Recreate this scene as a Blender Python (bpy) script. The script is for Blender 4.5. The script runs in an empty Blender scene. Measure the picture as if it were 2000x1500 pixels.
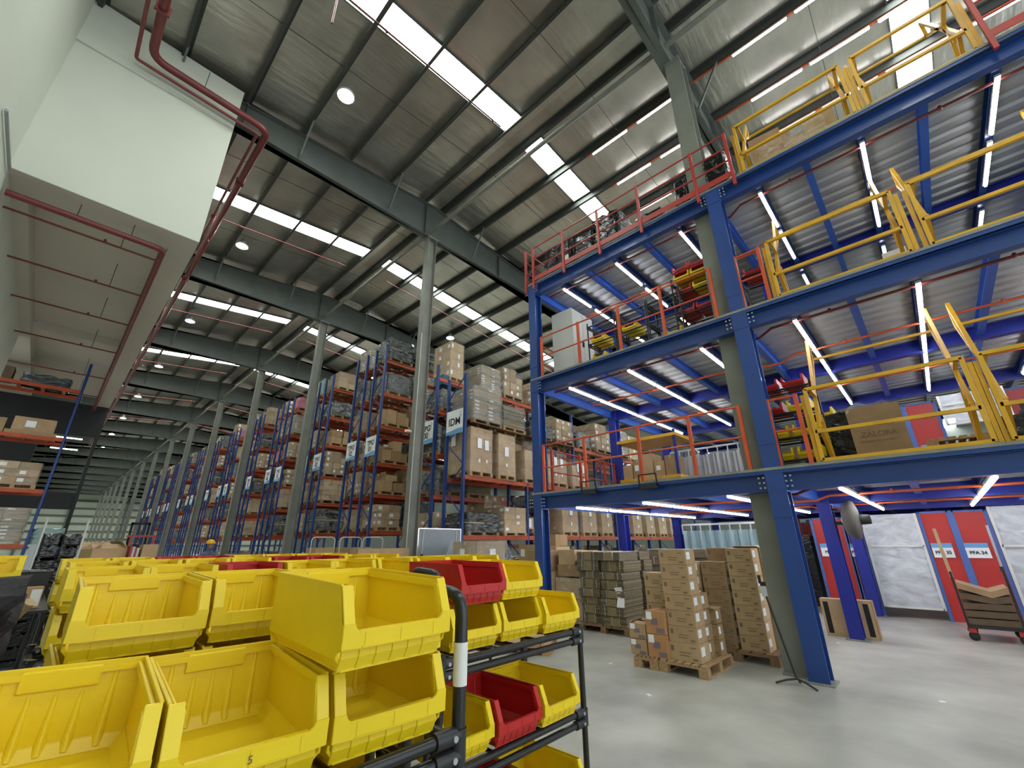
import bpy, bmesh, math, random
from mathutils import Matrix, Vector
random.seed(7)
S = bpy.context.scene
COL = S.collection
PI = math.pi
# ---------------------------------------------------------------- camera
H = 1.65
YAW, PITCH, ROLL, FPX = 0.81255224, 0.35765825, -0.00913791, 831.85
fw = Vector((math.sin(YAW)*math.cos(PITCH), math.cos(YAW)*math.cos(PITCH), math.sin(PITCH)))
rt = Vector((math.cos(YAW), -math.sin(YAW), 0)); up = rt.cross(fw)
r2 = rt*math.cos(ROLL)+up*math.sin(ROLL); u2 = -rt*math.sin(ROLL)+up*math.cos(ROLL)
cd = bpy.data.cameras.new('camera'); cam = bpy.data.objects.new('camera', cd); COL.objects.link(cam)
cam.matrix_world = Matrix(((r2.x, u2.x, -fw.x, 0), (r2.y, u2.y, -fw.y, 0), (r2.z, u2.z, -fw.z, H), (0, 0, 0, 1)))
cd.sensor_width = 36; cd.lens = FPX/2000*36; cd.clip_start = 0.02; cd.clip_end = 400
S.camera = cam
# ---------------------------------------------------------------- world, exposure
W = bpy.data.worlds.new('world'); S.world = W; W.use_nodes = True
W.node_tree.nodes['Background'].inputs[0].default_value = (0.86, 0.95, 1.0, 1)
W.node_tree.nodes['Background'].inputs[1].default_value = 1.1
S.view_settings.view_transform = 'Standard'; S.view_settings.look = 'None'
S.view_settings.gamma = 1; S.view_settings.use_curve_mapping = False
S.view_settings.exposure = 1.05
S.cycles.max_bounces = 7; S.cycles.diffuse_bounces = 4; S.cycles.glossy_bounces = 3; S.cycles.transparent_max_bounces = 14
S.cycles.use_denoising = True; S.cycles.sample_clamp_indirect = 6
SKYLIGHT, TUBE, HIGHBAY = 10.0, 17.0, 70.0
# ---------------------------------------------------------------- materials
MT = {}
def mat(n, col=(.5, .5, .5), rough=.5, metal=0., noise=None, bump=None, emit=None, spec=None, trans=None, coat=None):
    """noise=(scale, amount, stretch) varies the base colour; bump=(scale, strength, stretch)"""
    m = bpy.data.materials.new(n); m.use_nodes = True; nt = m.node_tree; b = nt.nodes['Principled BSDF']
    b.inputs['Base Color'].default_value = (*col, 1); b.inputs['Roughness'].default_value = rough; b.inputs['Metallic'].default_value = metal
    if spec is not None: b.inputs['Specular IOR Level'].default_value = spec
    if coat: b.inputs['Coat Weight'].default_value = coat
    if emit: b.inputs['Emission Color'].default_value = (*emit[0], 1); b.inputs['Emission Strength'].default_value = emit[1]
    def tex(scale, stretch, det=4):
        tc = nt.nodes.new('ShaderNodeTexCoord'); mp = nt.nodes.new('ShaderNodeMapping'); nz = nt.nodes.new('ShaderNodeTexNoise')
        mp.inputs['Scale'].default_value = stretch or (1, 1, 1); nz.inputs['Scale'].default_value = scale; nz.inputs['Detail'].default_value = det
        nt.links.new(tc.outputs['Object'], mp.inputs[0]); nt.links.new(mp.outputs[0], nz.inputs[0]); return nz
    if noise:
        nz = tex(noise[0], noise[2] if len(noise) > 2 else None)
        rp = nt.nodes.new('ShaderNodeMapRange'); rp.inputs[1].default_value = .3; rp.inputs[2].default_value = .7
        rp.inputs[3].default_value = 1-noise[1]; rp.inputs[4].default_value = 1+noise[1]*.6
        mx = nt.nodes.new('ShaderNodeVectorMath'); mx.operation = 'SCALE'; mx.inputs[0].default_value = col
        nt.links.new(nz.outputs[0], rp.inputs[0]); nt.links.new(rp.outputs[0], mx.inputs['Scale']); nt.links.new(mx.outputs[0], b.inputs['Base Color'])
    if bump:
        nz = tex(bump[0], bump[2] if len(bump) > 2 else None, 3); bp = nt.nodes.new('ShaderNodeBump')
        bp.inputs['Strength'].default_value = bump[1]; bp.inputs['Distance'].default_value = .05
        nt.links.new(nz.outputs[0], bp.inputs['Height']); nt.links.new(bp.outputs[0], b.inputs['Normal'])
    MT[n] = m; return m
def film(n, tint=(.9, .95, .95), rough=.12, clear=.72, sc=9., bs=1., st=(1, 1, 2.2)):
    """thin plastic film: clear with glossy, wrinkled, slightly milky patches"""
    m = bpy.data.materials.new(n); m.use_nodes = True; nt = m.node_tree; nt.nodes.clear()
    o = nt.nodes.new('ShaderNodeOutputMaterial'); t = nt.nodes.new('ShaderNodeBsdfTransparent'); b = nt.nodes.new('ShaderNodeBsdfPrincipled')
    b.inputs['Base Color'].default_value = (*tint, 1); b.inputs['Roughness'].default_value = rough; b.inputs['Specular IOR Level'].default_value = .9
    tc = nt.nodes.new('ShaderNodeTexCoord'); nz = nt.nodes.new('ShaderNodeTexNoise'); mp = nt.nodes.new('ShaderNodeMapping')
    mp.inputs['Scale'].default_value = st; nz.inputs['Scale'].default_value = sc; nz.inputs['Detail'].default_value = 5; nz.inputs['Distortion'].default_value = 1.5
    nt.links.new(tc.outputs['Object'], mp.inputs[0]); nt.links.new(mp.outputs[0], nz.inputs[0])
    bp = nt.nodes.new('ShaderNodeBump'); bp.inputs['Strength'].default_value = bs; bp.inputs['Distance'].default_value = .09
    nt.links.new(nz.outputs[0], bp.inputs['Height']); nt.links.new(bp.outputs[0], b.inputs['Normal'])
    rp = nt.nodes.new('ShaderNodeMapRange'); rp.inputs[1].default_value = .35; rp.inputs[2].default_value = .75; rp.inputs[3].default_value = 1-clear-.14; rp.inputs[4].default_value = 1-clear+.22
    nt.links.new(nz.outputs[0], rp.inputs[0]); mx = nt.nodes.new('ShaderNodeMixShader')
    nt.links.new(rp.outputs[0], mx.inputs[0]); nt.links.new(t.outputs[0], mx.inputs[1]); nt.links.new(b.outputs[0], mx.inputs[2]); nt.links.new(mx.outputs[0], o.inputs[0])
    MT[n] = m; return m
def glow(n, col, s):
    m = bpy.data.materials.new(n); m.use_nodes = True; nt = m.node_tree; nt.nodes.clear()
    o = nt.nodes.new('ShaderNodeOutputMaterial'); e = nt.nodes.new('ShaderNodeEmission'); e.inputs[0].default_value = (*col, 1); e.inputs[1].default_value = s
    nt.links.new(e.outputs[0], o.inputs[0]); MT[n] = m
mat('concrete', (.41, .405, .355), .42, noise=(1.1, .32), bump=(14, .05))
mat('foil', (.52, .505, .455), .3, .72, noise=(.8, .25), bump=(3.0, .6, (.28, 1.8, 1)))
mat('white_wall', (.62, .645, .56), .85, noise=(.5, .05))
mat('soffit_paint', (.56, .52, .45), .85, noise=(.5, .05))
mat('pale_panel', (.52, .56, .48), .7, noise=(.4, .1))
mat('grey_steel', (.115, .13, .118), .5, .1, noise=(2, .12))
mat('grey_column', (.20, .205, .175), .55, .05, noise=(2, .15))
mat('dark_steel', (.055, .06, .055), .55, .1)
mat('red_pipe', (.165, .026, .026), .4, noise=(3, .12))
mat('orange_pipe', (.42, .075, .022), .4)
mat('blue_steel', (.014, .055, .235), .38, noise=(1.5, .12), coat=.15)
mat('bright_blue', (.02, .09, .42), .4, noise=(1.5, .1))
mat('deep_blue', (.012, .022, .235), .4)
mat('galvanized', (.40, .42, .43), .42, .7, noise=(2, .12, (1, .3, 1)))
mat('deck_edge', (.24, .245, .21), .6, noise=(6, .2))
mat('rail_orange', (.57, .085, .022), .42, noise=(3, .15))
mat('rail_red', (.40, .042, .032), .42, noise=(3, .15))
mat('gate_yellow', (.66, .36, .018), .42, noise=(3, .18))
mat('rack_blue', (.011, .043, .20), .42, noise=(2, .15))
mat('rack_orange', (.42, .062, .012), .45, noise=(3, .2))
mat('bin_yellow', (.82, .60, .012), .36, noise=(5, .05), bump=(60, .02), spec=.4)
mat('bin_red', (.48, .018, .016), .36, noise=(5, .08), spec=.4)
mat('black_pipe', (.012, .012, .013), .28, spec=.5)
mat('black_joint', (.018, .018, .019), .42)
mat('card_a', (.43, .28, .15), .75, noise=(4, .14))
mat('card_b', (.33, .215, .11), .75, noise=(4, .16))
mat('card_c', (.46, .325, .175), .75, noise=(4, .12))
mat('card_orange', (.46, .235, .10), .75, noise=(4, .12))
mat('card_grey', (.18, .15, .095), .8, noise=(9, .25, (1, 1, 9)))
mat('card_edge', (.28, .22, .115), .8, noise=(9, .3, (1, 1, 14)))
mat('card_dark', (.12, .08, .045), .8, noise=(6, .2))
mat('ink', (.20, .135, .08), .8); mat('ink_violet', (.19, .145, .17), .8)
mat('paper', (.82, .83, .84), .7); mat('paper_grey', (.45, .47, .50), .7)
mat('pallet_wood', (.40, .25, .125), .8, noise=(7, .3, (1, 6, 6)))
mat('pallet_old', (.27, .16, .09), .8, noise=(7, .3, (1, 6, 6)))
mat('black_wrap', (.009, .010, .011), .18, bump=(5, .9, (1, 1, 2)), spec=.5)
mat('grey_wrap', (.05, .054, .056), .16, bump=(4.5, 1., (1, 1, 2)), spec=.75)
mat('teal_wrap', (.22, .33, .31), .3, bump=(6, .9), spec=.6)
mat('pink_wrap', (.48, .16, .22), .35, bump=(6, .8)); mat('blue_carton', (.022, .085, .17), .6); mat('red_carton', (.33, .05, .04), .65)
mat('white_metal', (.55, .56, .53), .45, noise=(1, .06)); mat('grey_metal', (.40, .42, .43), .4, .3)
mat('board_grey', (.205, .235, .265), .55); mat('aluminium', (.62, .64, .66), .3, .8)
mat('sheet_blue', (.27, .385, .41), .45, .15, noise=(1, .1)); mat('panel_red', (.50, .035, .03), .42, noise=(1.5, .08))
mat('frame_blue', (.075, .15, .42), .45); mat('sign_white', (.80, .82, .83), .55); mat('sign_blue', (.15, .36, .66), .55); mat('sign_ink', (.012, .013, .018), .6)
mat('black_paint', (.006, .006, .007), .6); mat('rubber', (.02, .02, .02), .8); mat('bag_teal', (.28, .46, .48), .45, bump=(7, .8))
mat('fan_grey', (.075, .068, .06), .8); mat('dark_cloth', (.02, .017, .02), .8, bump=(9, .8)); mat('tape', (.72, .72, .69), .5)
mat('lens_red', (.6, .02, .01), .4, emit=((1, .05, .02), 3)); mat('green_paint', (.02, .05, .045), .5); mat('helmet_yellow', (.75, .42, .01), .4); mat('shirt_blue', (.10, .14, .22), .8); mat('skin', (.35, .2, .14), .6)
film('wrap', clear=.80); film('wrap_milky', (.62, .62, .58), .2, .66, 3., .5, (.6, .6, 7)); film('sheeting', (.66, .70, .74), .4, .12, 2.0, .25); film('glass', (.5, .55, .52), .05, 1.16, 1., .0)
film('wrap_thin', (.85, .9, .9), .14, .88, 4.5)
glow('skylight', (.93, 1.0, .94), SKYLIGHT); glow('tube', (.97, .955, 1.0), TUBE); glow('highbay', (1, .97, .90), HIGHBAY)
# ---------------------------------------------------------------- mesh helpers
class MB:
    def __init__(s): s.v = []; s.f = []; s.m = []; s.ms = []; s.sm = []
    def _i(s, m):
        if m not in s.ms: s.ms.append(m)
        return s.ms.index(m)
    def add(s, vs, fs, m, smooth=False):
        o = len(s.v); k = s._i(m); s.v += [tuple(v) for v in vs]
        for f in fs: s.f.append([i+o for i in f]); s.m.append(k); s.sm.append(smooth)
        return s
    def box(s, x0, x1, y0, y1, z0, z1, m, R=None):
        vs = [(x, y, z) for z in (z0, z1) for y in (y0, y1) for x in (x0, x1)]
        if R is not None: vs = [R @ Vector(v) for v in vs]
        return s.add(vs, [(0, 2, 3, 1), (4, 5, 7, 6), (0, 1, 5, 4), (2, 6, 7, 3), (0, 4, 6, 2), (1, 3, 7, 5)], m)
    def cbox(s, c, d, m, R=None):
        if R is None: return s.box(c[0]-d[0]/2, c[0]+d[0]/2, c[1]-d[1]/2, c[1]+d[1]/2, c[2]-d[2]/2, c[2]+d[2]/2, m)
        return s.box(-d[0]/2, d[0]/2, -d[1]/2, d[1]/2, -d[2]/2, d[2]/2, m, Matrix.Translation(c) @ R.to_4x4())
    def bar(s, a, b, w, h, m):
        """square bar from a to b, w sideways, h upwards"""
        a, b = Vector(a), Vector(b); d = (b-a).normalized(); u = Vector((0, 0, 1)) if abs(d.z) < .95 else Vector((1, 0, 0))
        x = d.cross(u).normalized()*w/2; z = x.cross(d).normalized()*h/2
        return s.add([a-x-z, a+x-z, a+x+z, a-x+z, b-x-z, b+x-z, b+x+z, b-x+z], [(0, 1, 2, 3), (7, 6, 5, 4), (0, 4, 5, 1), (1, 5, 6, 2), (2, 6, 7, 3), (3, 7, 4, 0)], m)
    def tube(s, pts, r, m, n=10, cap=True, bend=0):
        P = [Vector(p) for p in pts]
        if bend:
            Q = [P[0]]
            for i in range(1, len(P)-1):
                a = (P[i-1]-P[i]); b = (P[i+1]-P[i]); e = min(bend, a.length*.45, b.length*.45); a = P[i]+a.normalized()*e; b = P[i]+b.normalized()*e
                for k in range(6): t = k/5; Q.append(a*(1-t)**2+P[i]*2*t*(1-t)+b*t*t)
            P = Q+[P[-1]]
        vs = []; pu = None
        for i, p in enumerate(P):
            d = (P[min(i+1, len(P)-1)]-P[max(i-1, 0)]).normalized()
            if pu is None: pu = Vector((0, 0, 1)) if abs(d.z) < .9 else Vector((1, 0, 0))
            x = d.cross(pu).normalized(); pu = x.cross(d).normalized(); rr = r[i] if isinstance(r, (list, tuple)) else r
            vs += [p+(x*math.cos(2*PI*k/n)+pu*math.sin(2*PI*k/n))*rr for k in range(n)]
        fs = [(i*n+k, i*n+(k+1) % n, (i+1)*n+(k+1) % n, (i+1)*n+k) for i in range(len(P)-1) for k in range(n)]
        s.add(vs, fs, m, True)
        if cap: s.add(vs[:n], [tuple(range(n))[::-1]], m); s.add(vs[-n:], [tuple(range(n))], m)
        return s
    def prism(s, poly, a, b, m, ax='x'):
        """polygon of (u, v) swept along ax from a to b; x: (y, z), y: (x, z), z: (x, y)"""
        f = {'x': lambda t, p: (t, p[0], p[1]), 'y': lambda t, p: (p[0], t, p[1]), 'z': lambda t, p: (p[0], p[1], t)}[ax]; n = len(poly)
        vs = [f(a, p) for p in poly]+[f(b, p) for p in poly]
        return s.add(vs, [tuple(range(n))[::-1], tuple(range(n, 2*n))]+[(i, (i+1) % n, n+(i+1) % n, n+i) for i in range(n)], m)
    def ibeam(s, a, b, w, h, m, t=.012, tw=.01, vert=False):
        """I section from a to b; along z: flanges face x"""
        a, b = Vector(a), Vector(b); d = b-a
        if abs(d.z) > abs(d.x)+abs(d.y):
            for sx in (-1, 1): s.box(a.x+sx*(h/2-t/2)-t/2, a.x+sx*(h/2-t/2)+t/2, a.y-w/2, a.y+w/2, a.z, b.z, m)
            return s.box(a.x-h/2+t, a.x+h/2-t, a.y-tw/2, a.y+tw/2, a.z, b.z, m)
        o = Vector((0, 0, 1))
        for k in (-1, 1): s.bar(a+o*k*(h/2-t/2), b+o*k*(h/2-t/2), w, t, m)
        return s.bar(a, b, tw, h-2*t, m)
    def lathe(s, prof, c, m, n=24, ax='z'):
        vs = []
        for r, z in prof:
            for k in range(n):
                p = (r*math.cos(2*PI*k/n), r*math.sin(2*PI*k/n), z)
                if ax == 'x': p = (p[2], p[0], p[1])
                if ax == 'y': p = (p[0], -p[2], p[1])
                vs.append((p[0]+c[0], p[1]+c[1], p[2]+c[2]))
        return s.add(vs, [(i*n+k, i*n+(k+1) % n, (i+1)*n+(k+1) % n, (i+1)*n+k) for i in range(len(prof)-1) for k in range(n)], m, True)
    def mesh(s, n):
        me = bpy.data.meshes.new(n); me.from_pydata(s.v, [], s.f)
        for k in s.ms: me.materials.append(MT[k])
        me.polygons.foreach_set('material_index', s.m); me.polygons.foreach_set('use_smooth', s.sm); me.update(); return me
    def build(s, n, parent=None, loc=None, rz=None, bevel=0):
        o = bpy.data.objects.new(n, s.mesh(n)); COL.objects.link(o)
        if bevel:
            bm = bmesh.new(); bm.from_mesh(o.data); bmesh.ops.bevel(bm, geom=[e for e in bm.edges if len(e.link_faces) == 2 and e.calc_face_angle(0) > .5], offset=bevel, segments=2, affect='EDGES', clamp_overlap=True); bm.to_mesh(o.data); bm.free()
        if parent: o.parent = parent
        if loc: o.location = loc
        if rz: o.rotation_euler.z = rz
        return o
def tag(o, label, cat, group=None, kind=None):
    o['label'] = label; o['category'] = cat
    if group: o['group'] = group
    if kind: o['kind'] = kind
    return o
def thing(n, label, cat, loc=(0, 0, 0), rz=0, group=None):
    o = bpy.data.objects.new(n, None); COL.objects.link(o); o.location = loc; o.rotation_euler.z = rz; o.empty_display_size = .1
    return tag(o, label, cat, group)
def struct(o): o['kind'] = 'structure'; return o
def part(n, mb, parent, label=None, **k):
    o = mb.build(n, parent, **k)
    if label: o['label'] = label
    return o
def copy_tree(o, parent=None):
    c = o.copy(); COL.objects.link(c)
    if parent: c.parent = parent
    for ch in list(o.children): copy_tree(ch, c)
    return c
class Kind:
    """one prototype of a kind; the first call places it, later calls copy it with its parts"""
    def __init__(s, make): s.make = make; s.o = None
    def __call__(s, label, loc, rz=0, group=None, rx=0, ry=0):
        if s.o is None: o = s.o = s.make()
        else: o = copy_tree(s.o)
        o['label'] = label; o.location = loc; o.rotation_euler = (rx, ry, rz)
        if group: o['group'] = group
        elif 'group' in o: del o['group']
        return o
def text(body, size, m, parent, loc, rot, bold=0., name='lettering', align='CENTER', sp=1.):
    c = bpy.data.curves.new(name, 'FONT'); c.body = body; c.size = size; c.align_x = align; c.align_y = 'CENTER'; c.offset = bold; c.extrude = .0008; c.space_line = sp
    c.materials.append(MT[m]); q = bpy.data.objects.new(name, c); COL.objects.link(q); me = bpy.data.meshes.new_from_object(q.evaluated_get(bpy.context.evaluated_depsgraph_get()))
    bpy.data.objects.remove(q); o = bpy.data.objects.new(name, me); COL.objects.link(o); o.parent = parent; o.location = loc; o.rotation_euler = rot; return o
ORD = 'first second third fourth fifth sixth seventh eighth ninth tenth eleventh twelfth thirteenth fourteenth fifteenth sixteenth seventeenth eighteenth nineteenth twentieth twenty-first twenty-second twenty-third twenty-fourth twenty-fifth twenty-sixth'.split()
FACE_X = (PI/2, 0, -PI/2)      # text that faces -x
FACE_Y = (PI/2, 0, 0)          # text that faces -y
# ================================================================ building shell
RX, RZ, SL = 7.1, 13.5, .1                      # ridge x, height, slope
def roof(x): return RZ-SL*abs(x-RX)
YC = [1.93+8.7*k for k in range(-1, 15)]        # column rows along the aisle
YEND = 128.0
mb = MB(); mb.box(-14, 46, -9, YEND+.3, -.2, 0, 'concrete'); struct(mb.build('floor'))
SKY = [6.28+8.7*k for k in range(-1, 14)]; SW = .33
mb = MB(); edges = [-9.0]
for y in SKY: edges += [y-SW, y+SW]
edges.append(YEND)
def sheet(mb, xa, xb, ya, yb, m, dz=0):
    mb.add([(xa, ya, roof(xa)+dz), (xb, ya, roof(xb)+dz), (xb, yb, roof(xb)+dz), (xa, yb, roof(xa)+dz)], [(0, 1, 2, 3)], m)
    mb.add([(xa, ya, roof(xa)+dz+.05), (xb, ya, roof(xb)+dz+.05), (xb, yb, roof(xb)+dz+.05), (xa, yb, roof(xa)+dz+.05)], [(3, 2, 1, 0)], m)
for i in range(0, len(edges), 2):
    sheet(mb, -14, RX, edges[i], edges[i+1], 'foil'); sheet(mb, RX, 46, edges[i], edges[i+1], 'foil')
for y in SKY: sheet(mb, 6.86, RX, y-SW, y+SW, 'foil'); sheet(mb, RX, 7.62, y-SW, y+SW, 'foil')
struct(mb.build('ceiling'))
n = 0
for y in SKY:
    for xa, xb in ((-14, 6.86), (7.62, 46)):
        n += 1; mb = MB(); sheet(mb, xa, xb, y-SW, y+SW, 'skylight', .02); struct(mb.build('window_%d' % n))
        mb = MB()
        for e in (-1, 1): mb.bar((xa, y+e*(SW+.02), roof(xa)-.03), (xb, y+e*(SW+.02), roof(xb)-.03), .03, .06, 'grey_steel')
        struct(mb.build('window_trim_%d' % n))
PUR = [6.75-1.43*k for k in range(0, 14)]+[7.5+1.45*k for k in range(0, 18)]
for x in PUR:
    z = roof(x)-.02; mb = MB(); s = 1 if x > RX else -1
    mb.box(x-.006, x+.006, -9, YEND, z-.22, z, 'dark_steel'); mb.box(min(x, x+s*.075), max(x, x+s*.075), -9, YEND, z-.225, z-.212, 'dark_steel'); mb.box(min(x, x-s*.075), max(x, x-s*.075), -9, YEND, z-.012, z, 'dark_steel')
    struct(mb.build('purlin'))
for y in YC:
    mb = MB()
    for xa, xb in ((-14, 7.1), (7.1, 46)):
        f = lambda x: 11.83
        za, zb, ta, tb = f(xa), f(xb), roof(xa)-.26, roof(xb)-.26
        mb.add([(xa, y-.005, za), (xb, y-.005, zb), (xb, y-.005, tb), (xa, y-.005, ta)], [(0, 1, 2, 3)], 'grey_steel')
        mb.add([(xa, y+.005, za), (xb, y+.005, zb), (xb, y+.005, tb), (xa, y+.005, ta)], [(3, 2, 1, 0)], 'grey_steel')
        mb.bar((xa, y, za), (xb, y, zb), .26, .018, 'grey_steel'); mb.bar((xa, y, ta), (xb, y, tb), .26, .018, 'grey_steel')
        for x in [v for v in PUR if xa < v < xb and abs(v-7.1) < 16]:
            if PUR.index(x) % 2: mb.bar((x, y-.11, 12.0), (x, y-.75, roof(x)-.2), .045, .045, 'grey_steel')
            if PUR.index(x) % 4 == 0: mb.box(x-.006, x+.006, y-.12, y+.12, f(x), roof(x)-.27, 'grey_steel')
    struct(mb.build('rafter'))
    mb = MB(); cx, cy, cw = (7.41, 1.79, .34) if abs(y-1.93) < .1 else (7.08, y, .24); mb.ibeam((cx, cy, 0), (cx, cy, 11.85), cw, .34, 'grey_column', .016, .012)
    mb.box(cx-.22, cx+.22, cy-.16, cy+.16, 11.78, 11.84, 'grey_column'); mb.box(cx-.22, cx+.22, cy-.18, cy+.18, 0, .025, 'grey_column')
    struct(mb.build('column'))
    mb = MB(); mb.tube([(7.0, y+.12, 12.08), (7.0, y+8.58, 12.08)], .062, 'grey_column', 10); struct(mb.build('roof_strut'))
# thin tie rods and sprinkler branches under the foil
for i, y in enumerate(YC[:6]):
    mb = MB()
    for dy in (2.1, 6.0): mb.bar((0, y+dy, roof(0)-.2), (7.1, y+dy, roof(7.1)-.2), .012, .012, 'dark_steel'); mb.bar((7.1, y+dy, roof(7.1)-.2), (24, y+dy, roof(24)-.2), .012, .012, 'dark_steel')
    struct(mb.build('tie_rod'))
# far end wall: pale sheets between grey girts
mb = MB(); mb.box(-14, 46, YEND, YEND+.2, 0, 13.4, 'pale_panel'); struct(mb.build('wall_far'))
for z in range(1, 9):
    mb = MB(); mb.box(-14, 46, YEND-.25, YEND, z*1.5, z*1.5+.32, 'grey_steel'); struct(mb.build('wall_girt'))
for x in (-8, -2.5, 3.2, 12, 17, 22, 27): mb = MB(); mb.box(x-.2, x+.2, YEND-.45, YEND, 0, 12, 'grey_steel'); struct(mb.build('wall_post'))
mb = MB(); mb.box(45.8, 46, -9, YEND, 0, 9.6, 'grey_steel'); struct(mb.build('wall_right'))  # darker than the pale far wall, standing in for shadowed depth behind the racks
mb = MB(); mb.box(-14, -13.8, 19, YEND, 0, 11.4, 'pale_panel'); struct(mb.build('wall_outer'))
# white room block that overhangs the left of the aisle
WY, WXR, WZ, WXL, WEND = 10.2, .85, 7.88, -1.95, 27.4
mb = MB(); mb.box(WXL-.2, WXR, WY, WY+.2, WZ, roof(WXL)-.02, 'white_wall'); mb.box(WXL-.2, WXR-.01, WY-.05, WY, 11.25, roof(WXL)-.15, 'white_wall'); struct(mb.build('wall_front'))
mb = MB(); mb.box(WXR-.2, WXR, WY+.2, WEND, WZ, roof(WXL)-.02, 'white_wall'); struct(mb.build('wall_side'))
mb = MB(); mb.box(WXL-.2, WXL, -9, 19.3, 0, roof(WXL-.2)-.02, 'white_wall'); struct(mb.build('wall_left'))
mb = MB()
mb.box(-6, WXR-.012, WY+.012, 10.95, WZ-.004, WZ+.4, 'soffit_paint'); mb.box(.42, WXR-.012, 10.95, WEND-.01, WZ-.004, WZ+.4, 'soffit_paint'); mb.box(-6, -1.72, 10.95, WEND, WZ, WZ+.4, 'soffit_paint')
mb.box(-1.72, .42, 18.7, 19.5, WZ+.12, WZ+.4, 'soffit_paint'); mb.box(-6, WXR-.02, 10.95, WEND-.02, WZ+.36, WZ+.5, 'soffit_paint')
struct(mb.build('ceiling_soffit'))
# black portal at the far end of the overhang
mb = MB(); mb.box(-6, WXR, WEND, WEND+.3, 6.4, 7.87, 'black_paint'); struct(mb.build('wall_black_header'))
mb = MB(); mb.box(.70, WXR-.02, WEND, WEND+.3, 0, 6.4, 'black_paint'); struct(mb.build('trim_1'))
mb = MB(); mb.box(-6, .70, WEND+.05, WEND+.25, 3.2, 3.9, 'black_paint'); struct(mb.build('trim_2'))
mb = MB(); mb.box(-6, -1.0, WEND, WEND+.3, 3.9, 6.4, 'black_paint'); struct(mb.build('wall_black_panel'))
mb = MB(); mb.box(-1.0, .70, WEND+.12, WEND+.13, 3.9, 6.4, 'glass'); struct(mb.build('window_40'))
# ---------------------------------------------------------------- fire pipes
def pipe(label, pts, r, m='red_pipe', bend=.0, extras=(), g=None):
    o = MB().tube(pts, r, m, 12, bend=bend).build('fire_pipe'); tag(o, label, 'pipe', g)
    for e in extras:
        if e[0] == 'c': MB().cbox(e[1], e[2], m).build('pipe_clamp', o)
        if e[0] == 's': MB().lathe([(.0, -.02), (.03, -.02), (.02, .04), (.0, .05)], e[1], m, 10).build('sprinkler_head', o)
        if e[0] == 'h': MB().tube([e[1], e[2]], .008, 'dark_steel', 6).build('hanger_rod', o)
    return o
pz = 11.62
pipe('thick dark red fire pipe bending around the top of the white overhang', [(-.87, -6, pz), (-.87, 9.88, pz), (1.5, 9.88, pz-.1), (1.5, 60, pz-.3)], .085, bend=.3,
     extras=[('c', (-.87, 8.6, pz), (.24, .05, .24)), ('c', (1.5, 12.2, pz-.12), (.2, .05, .24)), ('c', (1.5, 19, pz-.15), (.2, .05, .24)), ('h', (.1, 9.88, pz), (.1, 9.88, 12.2)), ('h', (1.5, 15, pz), (1.5, 15, 12.9))])
pipe('thin dark red pipe running beside the thick fire pipe on the white overhang', [(-1.08, -6, pz-.12), (-1.08, 9.95, pz-.2), (1.3, 9.95, pz-.3), (1.3, 60, pz-.5)], .035, bend=.07, extras=[('c', (1.3, 14, pz-.35), (.1, .05, .1))])
pz = 7.55
pipe('dark red sprinkler main along two sides of the soffit recess', [(-1.9, 10.5, pz), (.34, 10.5, pz), (.34, 27, pz)], .06, bend=.15, extras=[('h', (-1, 10.5, pz), (-1, 10.5, 8.2)), ('h', (-.2, 10.5, pz), (-.2, 10.5, 8.2)), ('h', (.34, 14, pz), (.34, 14, 8.2)), ('h', (.34, 20, pz), (.34, 20, 8.2))])
for i, y in enumerate((11.05, 13.1, 15.3, 18.0, 21.3, 24.3)):
    pipe('thin dark red sprinkler branch under the soffit, %s from the white face' % ORD[i], [(-5, y, pz), (.34, y, pz)], .022, extras=[('s', (-.55, y, pz+.03)), ('s', (-3, y, pz+.03)), ('h', (-.3, y, pz), (-.3, y, 8.2))], g='sprinkler branches under the soffit')
for i, y in enumerate(YC[1:7]):
    y += 4.9-(.6 if i == 0 else 0)
    pipe('thin dark red sprinkler line under the roof above the aisle, %s bay' % ORD[i], [(1.5, y, 11.3), (1.5, y, 12.35), (6.2, y, 12.75)], .02, bend=.05, extras=[('s', (2.6, y, 12.42)), ('s', (5.9, y, 12.72))], g='sprinkler lines above the aisle')
    if i: pipe('thin pale red sprinkler line under the roof above the racks, %s bay' % ORD[i], [(8.0, y-.2, 12.75), (24, y-.2, 11.4)], .02, extras=[('s', (10, y-.2, 12.6))], g='sprinkler lines above the racks')
tag(MB().tube([(-1.91, 8.6, 7.81), (-1.91, 10.18, 7.79)], .025, 'grey_metal', 8).build('conduit_pipe'), 'short grey conduit fixed along the white wall near its corner', 'conduit')
o = tag(MB().tube([(6.9, 10.5, .2), (6.9, 10.5, 8.0)], .012, 'white_metal', 8).build('conduit_pipe'), 'thin white conduit running up the grey column near the TPG-00 sign', 'conduit')
MB().cbox((6.88, 10.47, 1.3), (.06, .08, .12), 'white_metal').build('junction_box', o)
o = thing('beacon_light', 'small beacon with a red lens on the near grey column', 'beacon', (6.86, 10.66, 4.75)); part('housing', MB().box(-.14, 0, -.05, .09, 0, .06, 'white_metal'), o); part('lens', MB().cbox((-.15, .02, .035), (.03, .06, .04), 'lens_red'), o)
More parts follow.
